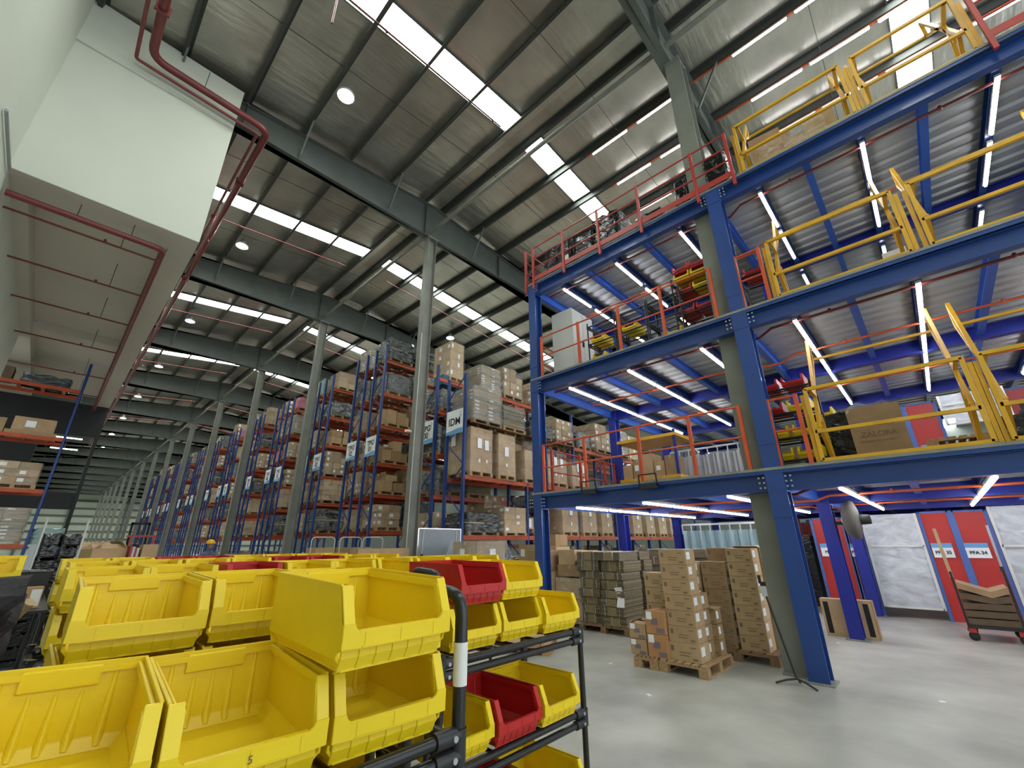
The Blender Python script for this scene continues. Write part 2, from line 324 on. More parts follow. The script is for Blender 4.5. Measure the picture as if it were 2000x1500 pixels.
# ---------------------------------------------------------------- lamps
def mk_high():
    o = thing('high_bay_light', '', 'lamp')
    part('housing', MB().lathe([(0, .26), (.09, .26), (.10, .12), (.22, .06), (.23, .0), (.20, .0)], (0, 0, 0), 'grey_metal', 20), o)
    part('lens', MB().lathe([(.20, .005), (.12, -.02), (0, -.03)], (0, 0, 0), 'highbay', 20), o, 'glowing white lens')
    part('hanger_rod', MB().tube([(0, 0, .26), (0, 0, .42)], .012, 'grey_metal', 6), o); return o
high = Kind(mk_high)
for k in range(13): high('glowing round high bay lamp above the aisle, %s along the row' % ORD[k], (2.68, 8.36+8.5*k, 12.5), group='high bay lamps above the aisle')
for k in range(8): high('glowing round high bay lamp above the racks, %s along the row' % ORD[k], (13.1, 17.1+8.5*k, 12.35), group='high bay lamps above the racks')
def mk_tube():
    o = thing('tube_light', '', 'lamp'); part('housing', MB().box(-.6, .6, -.03, .03, .02, .06, 'white_metal'), o)
    part('lamp_tube', MB().tube([(-.58, 0, .0), (.58, 0, .0)], .021, 'tube', 8), o, 'glowing white tube'); return o
tube = Kind(mk_tube)
for i, x in enumerate((9.0, 10.45, 11.9)):
    for j, y in enumerate((4.37, 2.85, .25, -1.1, -2.45, -3.8)):
        tube('glowing tube lamp under the %s roof purlin past the column row, %s in line' % (ORD[i], ORD[j]), (x, y, roof(x)-.33), PI/2, 'tube lamps under the roof')
    mb = MB().box(x-.025, x+.025, -6, 5.2, roof(x)-.27, roof(x)-.235, 'orange_pipe'); struct(mb.build('trim_lighting_rail'))
for i, y in enumerate((33.0, 37.0)): tube('glowing tube lamp seen through the black framed opening, %s inward' % ORD[i], (-.2, y, 7.2), 0)
for i, y in enumerate((33.0, 37.0)): struct(MB().bar((-.2, y, 7.26), (-.2, y, roof(-.2)-.1), .03, .03, 'dark_steel').build('trim_lamp_drop'))
# ================================================================ mezzanine
MX = [7.14, 10.45, 13.75]; MY = [5.95, 1.53, -2.84, -7.0]
LV = [2.55, 5.12, 7.69]                        # deck undersides (beam tops)
LN = ['lowest', 'middle', 'top']
JY = [5.95-.7283*k for k in range(0, 17)]
XE = 17.1
for x in MX+[XE]:
    for y in MY:
        w = .23 if (x, y) == (MX[0], 1.53) else .21
        mb = MB(); mb.ibeam((x, y, 0), (x, y, LV[2]), w, .24, 'blue_steel' if x < 8 else 'deep_blue', .014, .012); mb.box(x-.16, x+.16, y-.16, y+.16, 0, .02, 'deck_edge')
        for z in LV:
            mb.box(x-.125, x+.125, y-w/2-.002, y+w/2+.002, z-.25, z+.0, 'blue_steel' if x < 8 else 'deep_blue')
            if x < 8:
                for e in (-1, 1):
                    for q in (-.19, -.12, -.05):
                        for f in (.03, .09): mb.cbox((x-.128, y+e*(w/2+f-.005), z+q-.0), (.02, .022, .022), 'grey_metal')
        if x < 8:
            for z in (LV[0]+.42, LV[1]+.36, LV[0]-.6): mb.box(x-.127, x-.12, y-w/2-.004, y+w/2+.004, z, z+.22, 'blue_steel')
        struct(mb.build('mezzanine_column'))
for l, z in enumerate(LV):
    for i, x in enumerate(MX+[XE]):
        for a, b in zip(MY[:-1], MY[1:]):
            mb = MB(); mb.ibeam((x, b+.1, z-.12), (x, a-.1, z-.12), .13, .24, 'blue_steel' if i == 0 else 'deep_blue', .014, .01)
            struct(mb.build('mezzanine_beam'))
    for k, y in enumerate(JY):
        big = k % 6 == 0
        for xa, xb in zip(MX, MX[1:]+[XE]):
            mb = MB(); mb.ibeam((xa+.07, y, z-(.11 if big else .085)), (xb-.07, y, z-(.11 if big else .085)), .10, .21 if big else .155, 'bright_blue' if k % 2 == 0 else 'blue_steel', .01, .008)
            struct(mb.build('mezzanine_joist'))
    mb = MB(); p = .27                         # trapezoid deck sheet, ribs along y
    x = MX[0]-.05; prof = []
    while x < XE+.2:
        prof += [(x, z+.004), (x+.12, z+.004), (x+.15, z+.05), (x+.24, z+.05)]; x += p
    v = [(a, -7, b) for a, b in prof]+[(a, 6.03, b) for a, b in prof]; n = len(prof)
    mb.add(v, [(i, i+1, n+i+1, n+i) for i in range(n-1)], 'galvanized'); struct(mb.build('deck_sheet'))
    mb = MB(); mb.box(MX[0]-.12, XE+.1, -7, 6.05, z+.052, z+.085, 'deck_edge'); mb.box(MX[0]-.125, MX[0]-.115, -7, 6.05, z+.05, z+.088, 'deck_edge'); mb.box(MX[0]-.115, MX[0]-.10, -7, 6.05, z-.0, z+.05, 'blue_steel'); mb.box(MX[0]-.12, XE+.1, 6.05, 6.06, z, z+.088, 'deck_edge')
    struct(mb.build('deck_floor'))
DK = [z+.088 for z in LV]
# tube lamps on the undersides
for l, z in enumerate(LV):
    for j, k in enumerate((1, 3, 5, 7, 9, 11)):
        if j == 2 and l: xs = [7.35]
        else: xs = [7.35, 8.62, 9.87, 11.0, 12.2] if l < 2 else [7.35, 8.75, 10.8]
        for i, x in enumerate(xs):
            tube('glowing tube lamp under the %s mezzanine deck, %s joist from the end, %s inward' % (LN[l], ORD[k], ORD[i]), (x+.62, JY[k], z-.24), 0, 'tube lamps under the mezzanine')
# sprinkler pipes below the decks
for l, z in enumerate(LV):
    for i, x in enumerate((7.47, 8.95, 11.6)):
        pts = [(x, 5.7, z-.2), (x, 1.95, z-.2), (x+.12, 1.75, z-.26), (x+.12, 1.42, z-.26), (x, 1.2, z-.2), (x, -6.5, z-.2)]
        pipe('%s sprinkler pipe under the %s mezzanine deck, %s from the aisle edge' % ('dark red' if i == 0 else 'orange red', LN[l], ORD[i]), pts, .021, 'red_pipe' if i == 0 else 'orange_pipe', extras=[('s', (x, yy, z-.2)) for yy in (4, .4, -1.5)], g='sprinkler pipes under the mezzanine')
# ---------------------------------------------------------------- guard rails
def railing(label, m, pts_y, x, z, rails, toe=0., drop=0., along='y', other=None):
    o = thing('guard_railing', label, 'railing')
    q = lambda t, zz: (x, t, zz) if along == 'y' else (t, other, zz)
    for t in pts_y: part('post', MB().bar(q(t, z-drop), q(t, z+rails[-1]+.02), .05, .05, m), o)
    for r in rails: part('rail', MB().tube([q(pts_y[0], z+r), q(pts_y[-1], z+r)], .017, m, 8), o)
    if toe: part('toe_board', MB().bar(q(pts_y[0], z+toe/2+.01), q(pts_y[-1], z+toe/2+.01), .012, toe, m), o)
    return o
railing('orange two rail guard railing along the lowest mezzanine deck', 'rail_orange', [5.77, 4.72, 3.55, 2.62, 1.82], 7.06, DK[0], (.5, .98))
railing('orange two rail guard railing along the middle mezzanine deck', 'rail_orange', [5.72, 4.68, 3.69, 2.78, 1.85], 7.06, DK[1], (.5, .98))
railing('red three rail guard railing with toe board on the top mezzanine deck', 'rail_red', [5.84, 4.9, 3.92, 2.92, 1.76, 1.12], 6.995, DK[2], (.38, .68, 1.0), .12, .2)
railing('short red guard railing across the end of the top mezzanine deck', 'rail_red', [6.98, 8.2, 9.4], 7.0, DK[2], (.38, .68, 1.0), .12, .25, 'x', 6.08)
railing('red guard railing across the end of the lowest mezzanine deck', 'rail_red', [7.6, 8.7, 9.8, 10.3, 11.4, 12.6], 7.0, DK[0], (.5, .98), .1, 0, 'x', 5.98)
railing('red guard railing across the end of the middle mezzanine deck', 'rail_orange', [7.35, 8.6, 9.8, 11, 12.2], 7.0, DK[1], (.5, .98), 0, 0, 'x', 6.0)
for l, x in ((0, .98), (1, .98)): railing('short orange guard rail between the column and the yellow gate on the %s deck' % LN[l], 'rail_orange', [1.42, 1.05], 7.06, DK[l], (.5, .98))
railing('red guard railing beyond the last yellow gate on the top deck', 'rail_red', [-2.06, -3.2], 6.98, DK[2], (.38, .68, 1.0), .12, .2)
# ---------------------------------------------------------------- yellow pivoting pallet gates
def gate(label, ya, yb, z, ht=1.04):
    """ya > yb; front frame at the deck edge, rear frame lifted above the deck"""
    o = thing('pallet_gate', label, 'gate'); m = 'gate_yellow'; xf, xb = 7.08, 8.3; w = .045; hb = z+.004
    for y, e in ((ya, 1), (yb, -1)):
        part('fixed_post', MB().bar((xf+.03, y+e*.055, hb), (xf+.03, y+e*.055, z+.97), .045, .05, m), o)
        part('front_post', MB().bar((xf, y, hb+.02), (xf, y, z+ht), w, w, m), o)
        s = MB()
        s.bar((xf+.02, y-e*.05, z+.42), (xb, y-e*.05, z+2.22), w, w, m); s.bar((xb, y-e*.05, z+2.22), (xb, y-e*.05, z+1.85), w, w, m); s.bar((xb, y-e*.05, z+1.87), (xf+.42, y-e*.05, z+ht+.02), w, w, m)
        s.bar((xf, y-e*.05, z+ht), (xf+.45, y-e*.05, z+ht), w, w, m); s.bar((xf+.42, y-e*.05, z+ht), (xf+.30, y-e*.05, z+.6), w, w, m)
        part('side_arm', s, o)
        b = MB(); b.bar((xf+.04, y-e*.06, z+.5), (xf+.62, y-e*.06, hb), w, w, m); b.bar((xf+.62, y-e*.06, hb+.02), (xf+.36, y-e*.06, z+.72), w, w, m); b.bar((xf+.04, y-e*.06, hb+.03), (xf+.62, y-e*.06, hb+.03), w, w, m); part('side_brace', b, o)
    for h in (.03, .42, ht): part('front_rail', MB().bar((xf, ya, z+h), (xf, yb, z+h), w, w, m), o)
    part('rear_rail', MB().bar((xb, ya-.05, z+1.87), (xb, yb+.05, z+1.87), w*.8, w*.8, m), o)
    return o
gate('yellow pivoting pallet gate on the lowest deck in front of the big carton', .92, -.68, DK[0])
gate('yellow pivoting pallet gate on the lowest deck beyond the stacked pallets', -.83, -2.5, DK[0])
gate('yellow pivoting pallet gate on the middle deck next to the corner column', .92, -.64, DK[1])
gate('yellow pivoting pallet gate on the middle deck beyond the white sheets', -.84, -2.4, DK[1])
gate('yellow pivoting pallet gate on the top deck around the film wrapped cartons', .95, -.64, DK[2], 1.1)
gate('yellow pivoting pallet gate on the top deck in front of the skylight', -.80, -1.95, DK[2], 1.1)
# ---------------------------------------------------------------- back partition
PX = 13.95
def panel(label, ya, yb, za, zb, m, x=PX, frame='frame_blue', th=.05, n='partition_panel', cat='partition'):
    o = thing(n, label, cat, (x, (ya+yb)/2, za)); w, h = abs(ya-yb), zb-za
    part('sheet', MB().box(0, th, -w/2, w/2, 0, h, m), o)
    if frame:
        for e in (-1, 1): part('frame_post', MB().box(-.02, th+.01, e*w/2-.03, e*w/2+.03, 0, h, frame), o)
        part('frame_rail', MB().box(-.02, th+.01, -w/2, w/2, h-.04, h, frame), o)
    return o
def sign(parent, body, y, z, w=.42, h=.3, x=-.03):
    o = part('sign_board', MB().box(x-.006, x, y-w/2, y+w/2, z-h/2, z+h/2, 'sign_white'), parent, 'white sign with a blue band')
    part('sign_band', MB().box(x-.009, x-.005, y-w/2, y+w/2, z+h*.18, z+h/2, 'sign_blue'), o)
    text(body, h*.30, 'sign_ink', o, (x-.011, y, z-h*.16), FACE_X, .003); return o
def wall_sheet(label, ya, yb, za, zb, x=PX-.02):
    o = thing('plastic_sheet', label, 'plastic sheet', (x, (ya+yb)/2, za)); w, h = ya-yb, zb-za; random.seed(int(ya*100))
    mb = MB(); nx, nz = 14, 18; vs = [(.015*math.sin(i*1.3+j*.35)+.012*math.sin(j*1.9-i*.5), -w/2+w*i/nx, h*j/nz) for j in range(nz+1) for i in range(nx+1)]
    mb.add(vs, [(j*(nx+1)+i, j*(nx+1)+i+1, (j+1)*(nx+1)+i+1, (j+1)*(nx+1)+i) for j in range(nz) for i in range(nx)], 'sheeting', True); part('sheet', mb, o, 'cloudy see-through film')
    for e in (-1, 1): part('edge_tape', MB().box(-.035, -.02, e*w/2-.025, e*w/2+.025, 0, h, 'tape'), o)
    for t in (0, h*.64): part('edge_tape', MB().box(-.035, -.02, -w/2, w/2, t, t+.04, 'tape'), o)
    return o
a = panel('red partition panel with a sign beside the blue post with fan', 2.42, 1.75, 0, 2.2, 'panel_red'); sign(a, 'PFA 36', .05, 1.42)
a = panel('narrow red partition panel at ground level behind the blue post with fan', 1.72, 1.42, 0, 2.2, 'panel_red'); sign(a, 'PFA 37', .02, 1.42, .28)
b = panel('red partition panel at ground level marked PFA-35, behind the trolley', .3, -.2, 0, 2.25, 'panel_red'); sign(b, 'PFA 35', .03, 1.42, .34)
b = panel('red partition panel at ground level marked PFA-34, behind the trolley', -.26, -.78, 0, 2.25, 'panel_red'); sign(b, 'PFA 34', .06, 1.42, .36)
wall_sheet('cloudy plastic sheet with white taped edges hung beside the fan post', 1.36, .36, .2, 2.22)
wall_sheet('cloudy plastic sheet with white taped edges behind the trolley poles', -.84, -2.6, .05, 2.3)
panel('dark red partition panel deep under the mezzanine beyond the ladder', 3.3, 2.9, 0, 2.2, 'panel_red', 17.2)
panel('long red partition wall deep behind the sheets at ground level', 3.2, -6.5, 0, 2.3, 'panel_red', 17.8)
c = panel('red partition panel on the lowest deck, partly hidden by the big lettered carton', .45, -.02, DK[0], 4.75, 'panel_red'); sign(c, 'PFA 38', -.05, .95, .36)
c = panel('red partition panel with a glossy sign on the lowest deck behind the empty pallets', -.08, -.62, DK[0], 4.75, 'panel_red'); sign(c, 'PFA 39', 0, .95, .40)
c = panel('red partition panel on the lowest deck past the dark opening', -1.75, -2.9, DK[0], 4.75, 'panel_red'); sign(c, 'PFA 40', .25, .95, .40)
wall_sheet('cloudy plastic sheet sagging across the opening on the lowest deck', -.7, -1.7, 4.05, 4.75, 13.6)
# ladder, fan, corrugated screens
o = thing('ladder', 'red ladder standing deep under the mezzanine', 'ladder', (16.6, 3.0, 0))
for e in (-.2, .2): part('side_rail', MB().bar((0, e, 0), (.0, e, 2.3), .05, .05, 'panel_red'), o)
for k in range(8): part('rung', MB().bar((0, -.2, .25+k*.27), (0, .2, .25+k*.27), .03, .03, 'panel_red'), o)
o = thing('wall_fan', 'dark round industrial fan bracketed on a blue post', 'fan', (10.3, 1.12, 2.0))
part('cage', MB().lathe([(.03, -.16), (.2, -.15), (.33, -.06), (.35, 0), (.33, .05), (.2, .09), (.03, .1)], (0, 0, 0), 'fan_grey', 28, 'y'), o)
part('hub', MB().lathe([(.0, -.19), (.05, -.18), (.06, -.15)], (0, 0, 0), 'grey_metal', 14, 'y'), o)
part('motor', MB().lathe([(.0, .26), (.08, .25), (.09, .1)], (0, 0, 0), 'black_paint', 16, 'y'), o)
part('bracket', MB().bar((.1, .1, -.05), (.1, .42, -.05), .06, .06, 'black_paint').bar((.1, .2, .2), (.1, .42, .2), .03, .03, 'black_paint'), o)
def corr(label, x, ya, yb, za, zb, m='sheet_blue'):
    o = thing('corrugated_screen', label, 'screen', (x, 0, za)); n = int(abs(ya-yb)/.13); vs = []; h = zb-za
    for k in range(2*n+1):
        y = ya+(yb-ya)*k/(2*n); dx = .11 if k % 4 in (1, 2) else 0; vs += [(dx, y, 0), (dx, y, h)]
    mb = MB(); mb.add(vs, [(2*k, 2*k+2, 2*k+3, 2*k+1) for k in range(2*n)], m); part('sheet', mb, o)
    part('top_rail', MB().box(-.03, .0, yb, ya, h+.14, h+.19, 'grey_metal'), o)
    for k in range(n//2+1): y = ya+(yb-ya)*k/(n//2); part('post', MB().box(-.028, -.004, y-.015, y+.015, h-.1, h+.16, 'grey_metal'), o)
    return o
corr('pale blue corrugated metal screen at ground level behind the carton stacks', 13.3, 5.6, 2.9, 0, 1.95)
corr('shiny corrugated metal screen standing on the lowest mezzanine deck', 12.6, 5.35, 2.9, DK[0], 4.0, 'galvanized')
for i, (x, y) in enumerate(((15.2, 4.3), (15.4, 3.1), (16.2, 2.4))): tag(MB().cbox((x, y, .9), (1.1, .8, 1.8), ('black_wrap', 'grey_wrap', 'dark_cloth')[i]).build('wrapped_bundle'), 'dark wrapped bundle stored deep under the mezzanine, %s inward' % ORD[i], 'bundle')
# ================================================================ cartons, pallets, loads
CARD = ['card_a', 'card_b', 'card_c']
def carton(label, loc, d, m='card_a', rz=0, tape=True, stick=(), ink=(), open_=0, group=None, n='carton'):
    """loc: centre of the base; stick/ink: (face, u, v, w, h) in fractions of the face, face '-x' or '-y'"""
    o = thing(n, label, 'box', loc, rz, group); w, l, h = d; rnd = random.uniform
    mb = MB()
    if not open_: mb.box(-w/2, w/2, -l/2, l/2, 0, h, m); mb.box(-w/2-.001, w/2+.001, -.003, .003, h-.001, h+.0015, 'card_dark')
    else:
        t = .008
        mb.box(-w/2, w/2, -l/2, -l/2+t, 0, h, m); mb.box(-w/2, w/2, l/2-t, l/2, 0, h, m); mb.box(-w/2, -w/2+t, -l/2+t, l/2-t, 0, h, m); mb.box(w/2-t, w/2, -l/2+t, l/2-t, 0, h, m); mb.box(-w/2, w/2, -l/2, l/2, 0, t, m)
    part('body', mb, o)
    if open_:
        f = .35*min(w, l)
        for sx, sy in ((-1, 0), (1, 0), (0, -1), (0, 1)):
            a = rnd(.2, 1.1) if open_ == 1 else rnd(.1, .5); dz = f*math.sin(a); dr = f*math.cos(a)*(1 if rnd(0, 1) < .6 else -1)
            if sx: v = [(sx*w/2, -l/2, h), (sx*w/2, l/2, h), (sx*(w/2+dr), l/2, h+dz), (sx*(w/2+dr), -l/2, h+dz)]
            else: v = [(-w/2, sy*l/2, h), (w/2, sy*l/2, h), (w/2, sy*(l/2+dr), h+dz), (-w/2, sy*(l/2+dr), h+dz)]
            fl = MB(); nn = Vector(v[1])-Vector(v[0]); nn = nn.cross(Vector(v[2])-Vector(v[1])).normalized()*.005
            vs = [Vector(p) for p in v]+[Vector(p)+nn for p in v]
            fl.add(vs, [(0, 1, 2, 3), (7, 6, 5, 4), (0, 4, 5, 1), (1, 5, 6, 2), (2, 6, 7, 3), (3, 7, 4, 0)], m); part('flap', fl, o)
    elif tape:
        part('tape', MB().box(-w/2-.0015, w/2+.0015, -.025, .025, h, h+.002, 'card_c').box(-w/2-.002, -w/2, -.025, .025, h-.07, h+.001, 'card_c').box(w/2, w/2+.002, -.025, .025, h-.07, h+.001, 'card_c'), o)
    def mark(f, u, v, a, b, mm, t):
        if f == '-x': return MB().box(-w/2-t, -w/2, l*(.5-u-a), l*(.5-u), h*v, h*(v+b), mm)
        return MB().box(w*(u-.5), w*(u+a-.5), -l/2-t, -l/2, h*v, h*(v+b), mm)
    for s in stick: part('paper_label', mark(*s[:5], s[5] if len(s) > 5 else 'paper', .002), o, 'white paper label')
    for s in ink: part('printed_mark', mark(*s[:5], s[5] if len(s) > 5 else 'ink', .001), o)
    return o
def pallet_mb(w, l, m='pallet_wood', h=.145):
    """w along x, l along y"""
    mb = MB(); k = 6; YS = (-l/2, -.06, l/2-.12) if l > .7 else (-l/2, l/2-.12)
    for i in range(k): y = -l/2+l*i/k; mb.box(-w/2, w/2, y+.012, y+l/k-.02, h-.022, h, m)
    for x in (-w/2, -.05, w/2-.1): mb.box(x, x+.1, -l/2, l/2, h-.044, h-.023, m)
    for x in (-w/2, -.05, w/2-.1):
        for y in YS: mb.box(x, x+.1, y, y+.12, .022, h-.044, m)
    for y in YS: mb.box(-w/2, w/2, y, y+.12, 0, .022, m)
    return mb
def pallet(label, loc, w=1.0, l=1.2, rz=0, m='pallet_wood', group=None):
    o = pallet_mb(w, l, m).build('wooden_pallet', loc=loc, rz=rz); return tag(o, label, 'pallet', group)
def stack_mb(w, l, h, nx, ny, nz, ms, rnd, gap=.006, z0=0, jit=.012, stk=True):
    mb = MB()
    for k in range(nz):
        for j in range(ny):
            for i in range(nx):
                if k == nz-1 and nz > 2 and rnd.random() < .12: continue
                x0 = -w/2+w*i/nx; y0 = -l/2+l*j/ny; q = [rnd.uniform(-jit, jit) for _ in range(2)]
                x1 = x0+w/nx; y1 = y0+l/ny; zz = z0+h*k/nz
                mb.box(x0+gap+q[0], x1-gap+q[0], y0+gap+q[1], y1-gap+q[1], zz, zz+h/nz-gap, rnd.choice(ms))
                if stk and j == 0 and rnd.random() < .6: mb.box(x0+gap+.05+q[0], x0+.05+(x1-x0)*.3, y0+gap+q[1]-.002, y0+gap+q[1], zz+h/nz*.3, zz+h/nz*.75, 'paper')
                if stk and i == 0 and rnd.random() < .5: mb.box(x0+gap+q[0]-.002, x0+gap+q[0], y0+.06, y0+.06+(y1-y0)*.28, zz+h/nz*.3, zz+h/nz*.7, 'paper')
    return mb
def wrap_mb(w, l, h, z0, m, rnd, bulge=.03):
    """closed film shell with wavy sides and a ragged top edge"""
    nx, nz = 28, 8; mb = MB(); vs = []
    per = []
    for t in range(nx):
        u = t/nx*4; s = int(u); f = u-s
        per.append([(-w/2+w*f, -l/2), (w/2, -l/2+l*f), (w/2-w*f, l/2), (-w/2, l/2-l*f)][s])
    for k in range(nz+1):
        for t, (x, y) in enumerate(per):
            r = 1+bulge*rnd.uniform(-.3, 1)/max(w, .3); vs.append((x*r, y*r, z0+(h)*k/nz+(rnd.uniform(-.03, .03) if k == nz else 0)))
    fs = [(k*nx+t, k*nx+(t+1) % nx, (k+1)*nx+(t+1) % nx, (k+1)*nx+t) for k in range(nz) for t in range(nx)]
    mb.add(vs, fs, m, True)
    top = [v for v in vs[-nx:]]; mb.add(top+[(0, 0, z0+h+.02)], [(t, (t+1) % nx, nx) for t in range(nx)], m, True); return mb
def mk_load(kind, w=1.0, l=1.0, h=1.0, seed=0):
    def make():
        rnd = random.Random(seed); o = thing('wrapped_load', '', 'pallet load')
        part('pallet', pallet_mb(w, l, 'pallet_old' if seed % 2 else 'pallet_wood'), o)
        z = .146
        if kind == 'cartons': part('carton_stack', stack_mb(w-.04, l-.04, h, 2+seed % 2, 2, 3+seed % 2, CARD, rnd, z0=z), o); part('film_wrap', wrap_mb(w, l, h+.01, z-.04, 'wrap_thin', rnd, .012), o, 'clear stretch film')
        elif kind == 'tall': part('carton_stack', stack_mb(w-.04, l-.04, h, 2, 2, 4, ['card_a', 'card_c'], rnd, z0=z, jit=.004), o); part('film_wrap', wrap_mb(w, l, h+.01, z-.04, 'wrap_thin', rnd, .006), o, 'clear stretch film')
        elif kind == 'milky': part('carton_stack', stack_mb(w-.05, l-.05, h, 2, 2, 9, ['card_b', 'card_grey'], rnd, z0=z), o); part('film_wrap', wrap_mb(w, l, h+.02, z-.05, 'wrap_milky', rnd, .03), o, 'milky stretch film')
        elif kind == 'flat': part('sheet_stack', stack_mb(w-.05, l-.05, h, 1, 2, 14, ['card_grey', 'card_edge'], rnd, z0=z, stk=False, jit=.02), o); part('film_wrap', wrap_mb(w, l, h+.02, z-.05, 'wrap_thin', rnd, .02), o, 'clear stretch film')
        else:
            m = {'black': 'black_wrap', 'grey': 'grey_wrap', 'teal': 'teal_wrap', 'pink': 'pink_wrap', 'clearblack': 'grey_wrap'}[kind]
            part('bundle', wrap_mb(w-.04, l-.04, h, z, m, rnd, .07), o)
            if kind in ('black', 'clearblack', 'grey'): part('film_wrap', wrap_mb(w, l, h*.98, z, 'wrap_thin', rnd, .06), o, 'clear stretch film')
            if kind == 'black': part('spacer_board', MB().box(-w/2, w/2, -l/2, l/2, z+h*.45, z+h*.49, 'card_c'), o)
        return o
    return Kind(make)
LOADS = {'cartons': [mk_load('cartons', 1.08, 1.0, .82, 1), mk_load('cartons', 1.0, 1.05, .70, 2), mk_load('cartons', 1.1, 1.0, .95, 3)], 'tall': [mk_load('tall', .92, 1.1, 1.2, 4)],
         'milky': [mk_load('milky', 1.12, 1.05, .95, 5)], 'flat': [mk_load('flat', 1.1, 1.0, .75, 6)], 'black': [mk_load('black', 1.1, 1.05, .85, 7)], 'grey': [mk_load('grey', 1.1, 1.0, .8, 8), mk_load('clearblack', 1.0, 1.0, .62, 9)],
         'teal': [mk_load('teal', 1.1, 1.0, .68, 10)], 'pink': [mk_load('pink', .9, .9, .5, 11)]}
DESC = {'cartons': 'film wrapped brown cartons', 'tall': 'tall film wrapped carton block', 'milky': 'cartons under milky film', 'flat': 'wrapped stack of flattened cartons', 'black': 'shiny black wrapped bundle',
        'grey': 'dark grey wrapped bundle', 'teal': 'pale green wrapped bundle', 'pink': 'pink wrapped bundle'}
SH = 'lowest second third fourth fifth top'.split()
# ================================================================ racks
def post_mb(x, y, top, m='rack_blue'):
    mb = MB(); w = .04; mb.box(x-w, x-w+.006, y-.045, y+.045, 0, top, m); mb.box(x+w-.006, x+w, y-.045, y+.045, 0, top, m); mb.box(x-w, x+w, y-.045, y-.04, 0, top, m); mb.box(x-.07, x+.07, y-.07, y+.07, 0, .012, m); return mb
def rack(label, x0, y0, levels, nb, top, depth=.85, bay=2.72, tops=None, sgn=None, dirx=1, m='rack_blue', braces=True):
    o = thing('pallet_rack', label, 'rack', (x0, y0, 0))
    for b in range(nb+1):
        x = dirx*b*bay; t = (tops[b] if tops else top)
        for y in (0, depth): part('upright', post_mb(x, y, t, m), o)
        if braces:
            mb = MB(); z = .3; f = 0
            while z+.7 < t: mb.bar((x, 0 if f else depth, z), (x, depth if f else 0, z+.7), .03, .02, m); z += .7; f = 1-f
            part('bracing', mb, o)
    for b in range(nb):
        xa, xb = sorted((dirx*b*bay, dirx*(b+1)*bay))
        for z in levels:
            if z > min(tops[b], tops[b+1])+.05 if tops else False: continue
            for y in (-.055, depth+.015):
                part('beam', MB().box(xa+.03, xb-.03, y, y+.04, z-.12, z, 'rack_orange').box(xa+.03, xb-.03, y+.01, y+.03, z-.123, z-.117, 'rack_orange'), o)
            if b < 2: part('deck_bars', MB().box(xa+.4, xa+.5, 0, depth, z-.04, z-.002, 'rack_orange').box(xa+1.1, xa+1.2, 0, depth, z-.04, z-.002, 'rack_orange').box(xa+1.7, xa+1.8, 0, depth, z-.04, z-.002, 'rack_orange').box(xa+2.25, xa+2.35, 0, depth, z-.04, z-.002, 'rack_orange'), o)
    if sgn: rack_sign(o, *sgn)
    return o
def rack_sign(o, body, z, depth=.85, size=.26, w=.76):
    c = depth/2
    s = part('sign_board', MB().box(-.062, -.055, c-w/2, c+w/2, z-.375, z+.375, 'sign_white'), o, 'white sign with a blue wave along the foot')
    n = 10; v = [(-.064, c+w/2-w*i/n, z-.375) for i in range(n+1)]+[(-.064, c+w/2-w*i/n, z-.375+.10+.05*math.sin(i/n*PI*.9-.4)*(.3+i/n)) for i in range(n+1)]
    part('sign_band', MB().add(v, [(i, i+1, n+2+i, n+1+i) for i in range(n)], 'sign_blue'), s)
    part('sign_emblem', MB().lathe([(.045, 0), (.06, 0)], (-.066, c-w*.36, z+.25), 'paper_grey', 12, 'x').box(-.067, -.065, c-w*.36-.03, c-w*.36+.03, z+.13, z+.19, 'paper_grey'), s)
    text(body, size, 'sign_ink', s, (-.068, c, z), FACE_X, .006, sp=.85)
def put(kind, rackname, lv, slot, loc, rz=0, sc=1., v=0):
    q = LOADS[kind]; o = q[v % len(q)]('%s, %s shelf of the %s rack, %s from the aisle' % (DESC[kind], lv, rackname, slot), loc, rz)
    o.scale = (sc, sc, sc) if not isinstance(sc, tuple) else sc; return o
RXE = 7.98
# rack marked IDM, running off beside and under the mezzanine
rack('blue and orange pallet rack with the IDM sign, next to the mezzanine', RXE, 9.52, [1.86, 3.5, 5.1], 6, 6.6, .82, sgn=('IDM', 5.13, .82, .32, .78), tops=[6.62, 3.6, 6.4, 6.4, 6.4, 6.4, 6.4])
IDM = 'IDM'
def put2(kind, lv, i, loc, sc=1., rz=0, v=0): return put(kind, IDM, lv, ORD[i], loc, rz, sc, v)
def big(label, x, y, z, w, l, h, seed, labels=((.3, .52), (.62, .5))):
    """near wrapped block of large cartons with papers on its face"""
    rnd = random.Random(seed); o = thing('wrapped_load', label, 'pallet load', (x, y, z))
    part('pallet', pallet_mb(w, l, 'pallet_wood'), o); part('carton_stack', stack_mb(w-.03, l-.03, h, 2, 2, 4, ['card_a', 'card_a', 'card_c'], rnd, z0=.146, jit=.003, stk=False, gap=.003), o)
    for u, v in labels:
        part('paper_label', MB().box(-w/2+u*w, -w/2+u*w+.17, -l/2-.012, -l/2-.008, .15+h*v, .15+h*v+.3, 'paper'), o, 'white paper sheet'); part('paper_label', MB().box(-w/2+u*w+.05, -w/2+u*w+.12, -l/2-.012, -l/2-.008, .15+h*.2, .15+h*.2+.1, 'paper'), o, 'white paper sheet')
    part('paper_label', MB().box(-w/2-.012, -w/2-.008, l*.12, l*.12+.2, .15+h*.62, .15+h*.95, 'paper'), o, 'white paper sheet')
    part('film_wrap', wrap_mb(w, l, h+.01, .12, 'wrap_thin', rnd, .01), o, 'clear stretch film'); return o
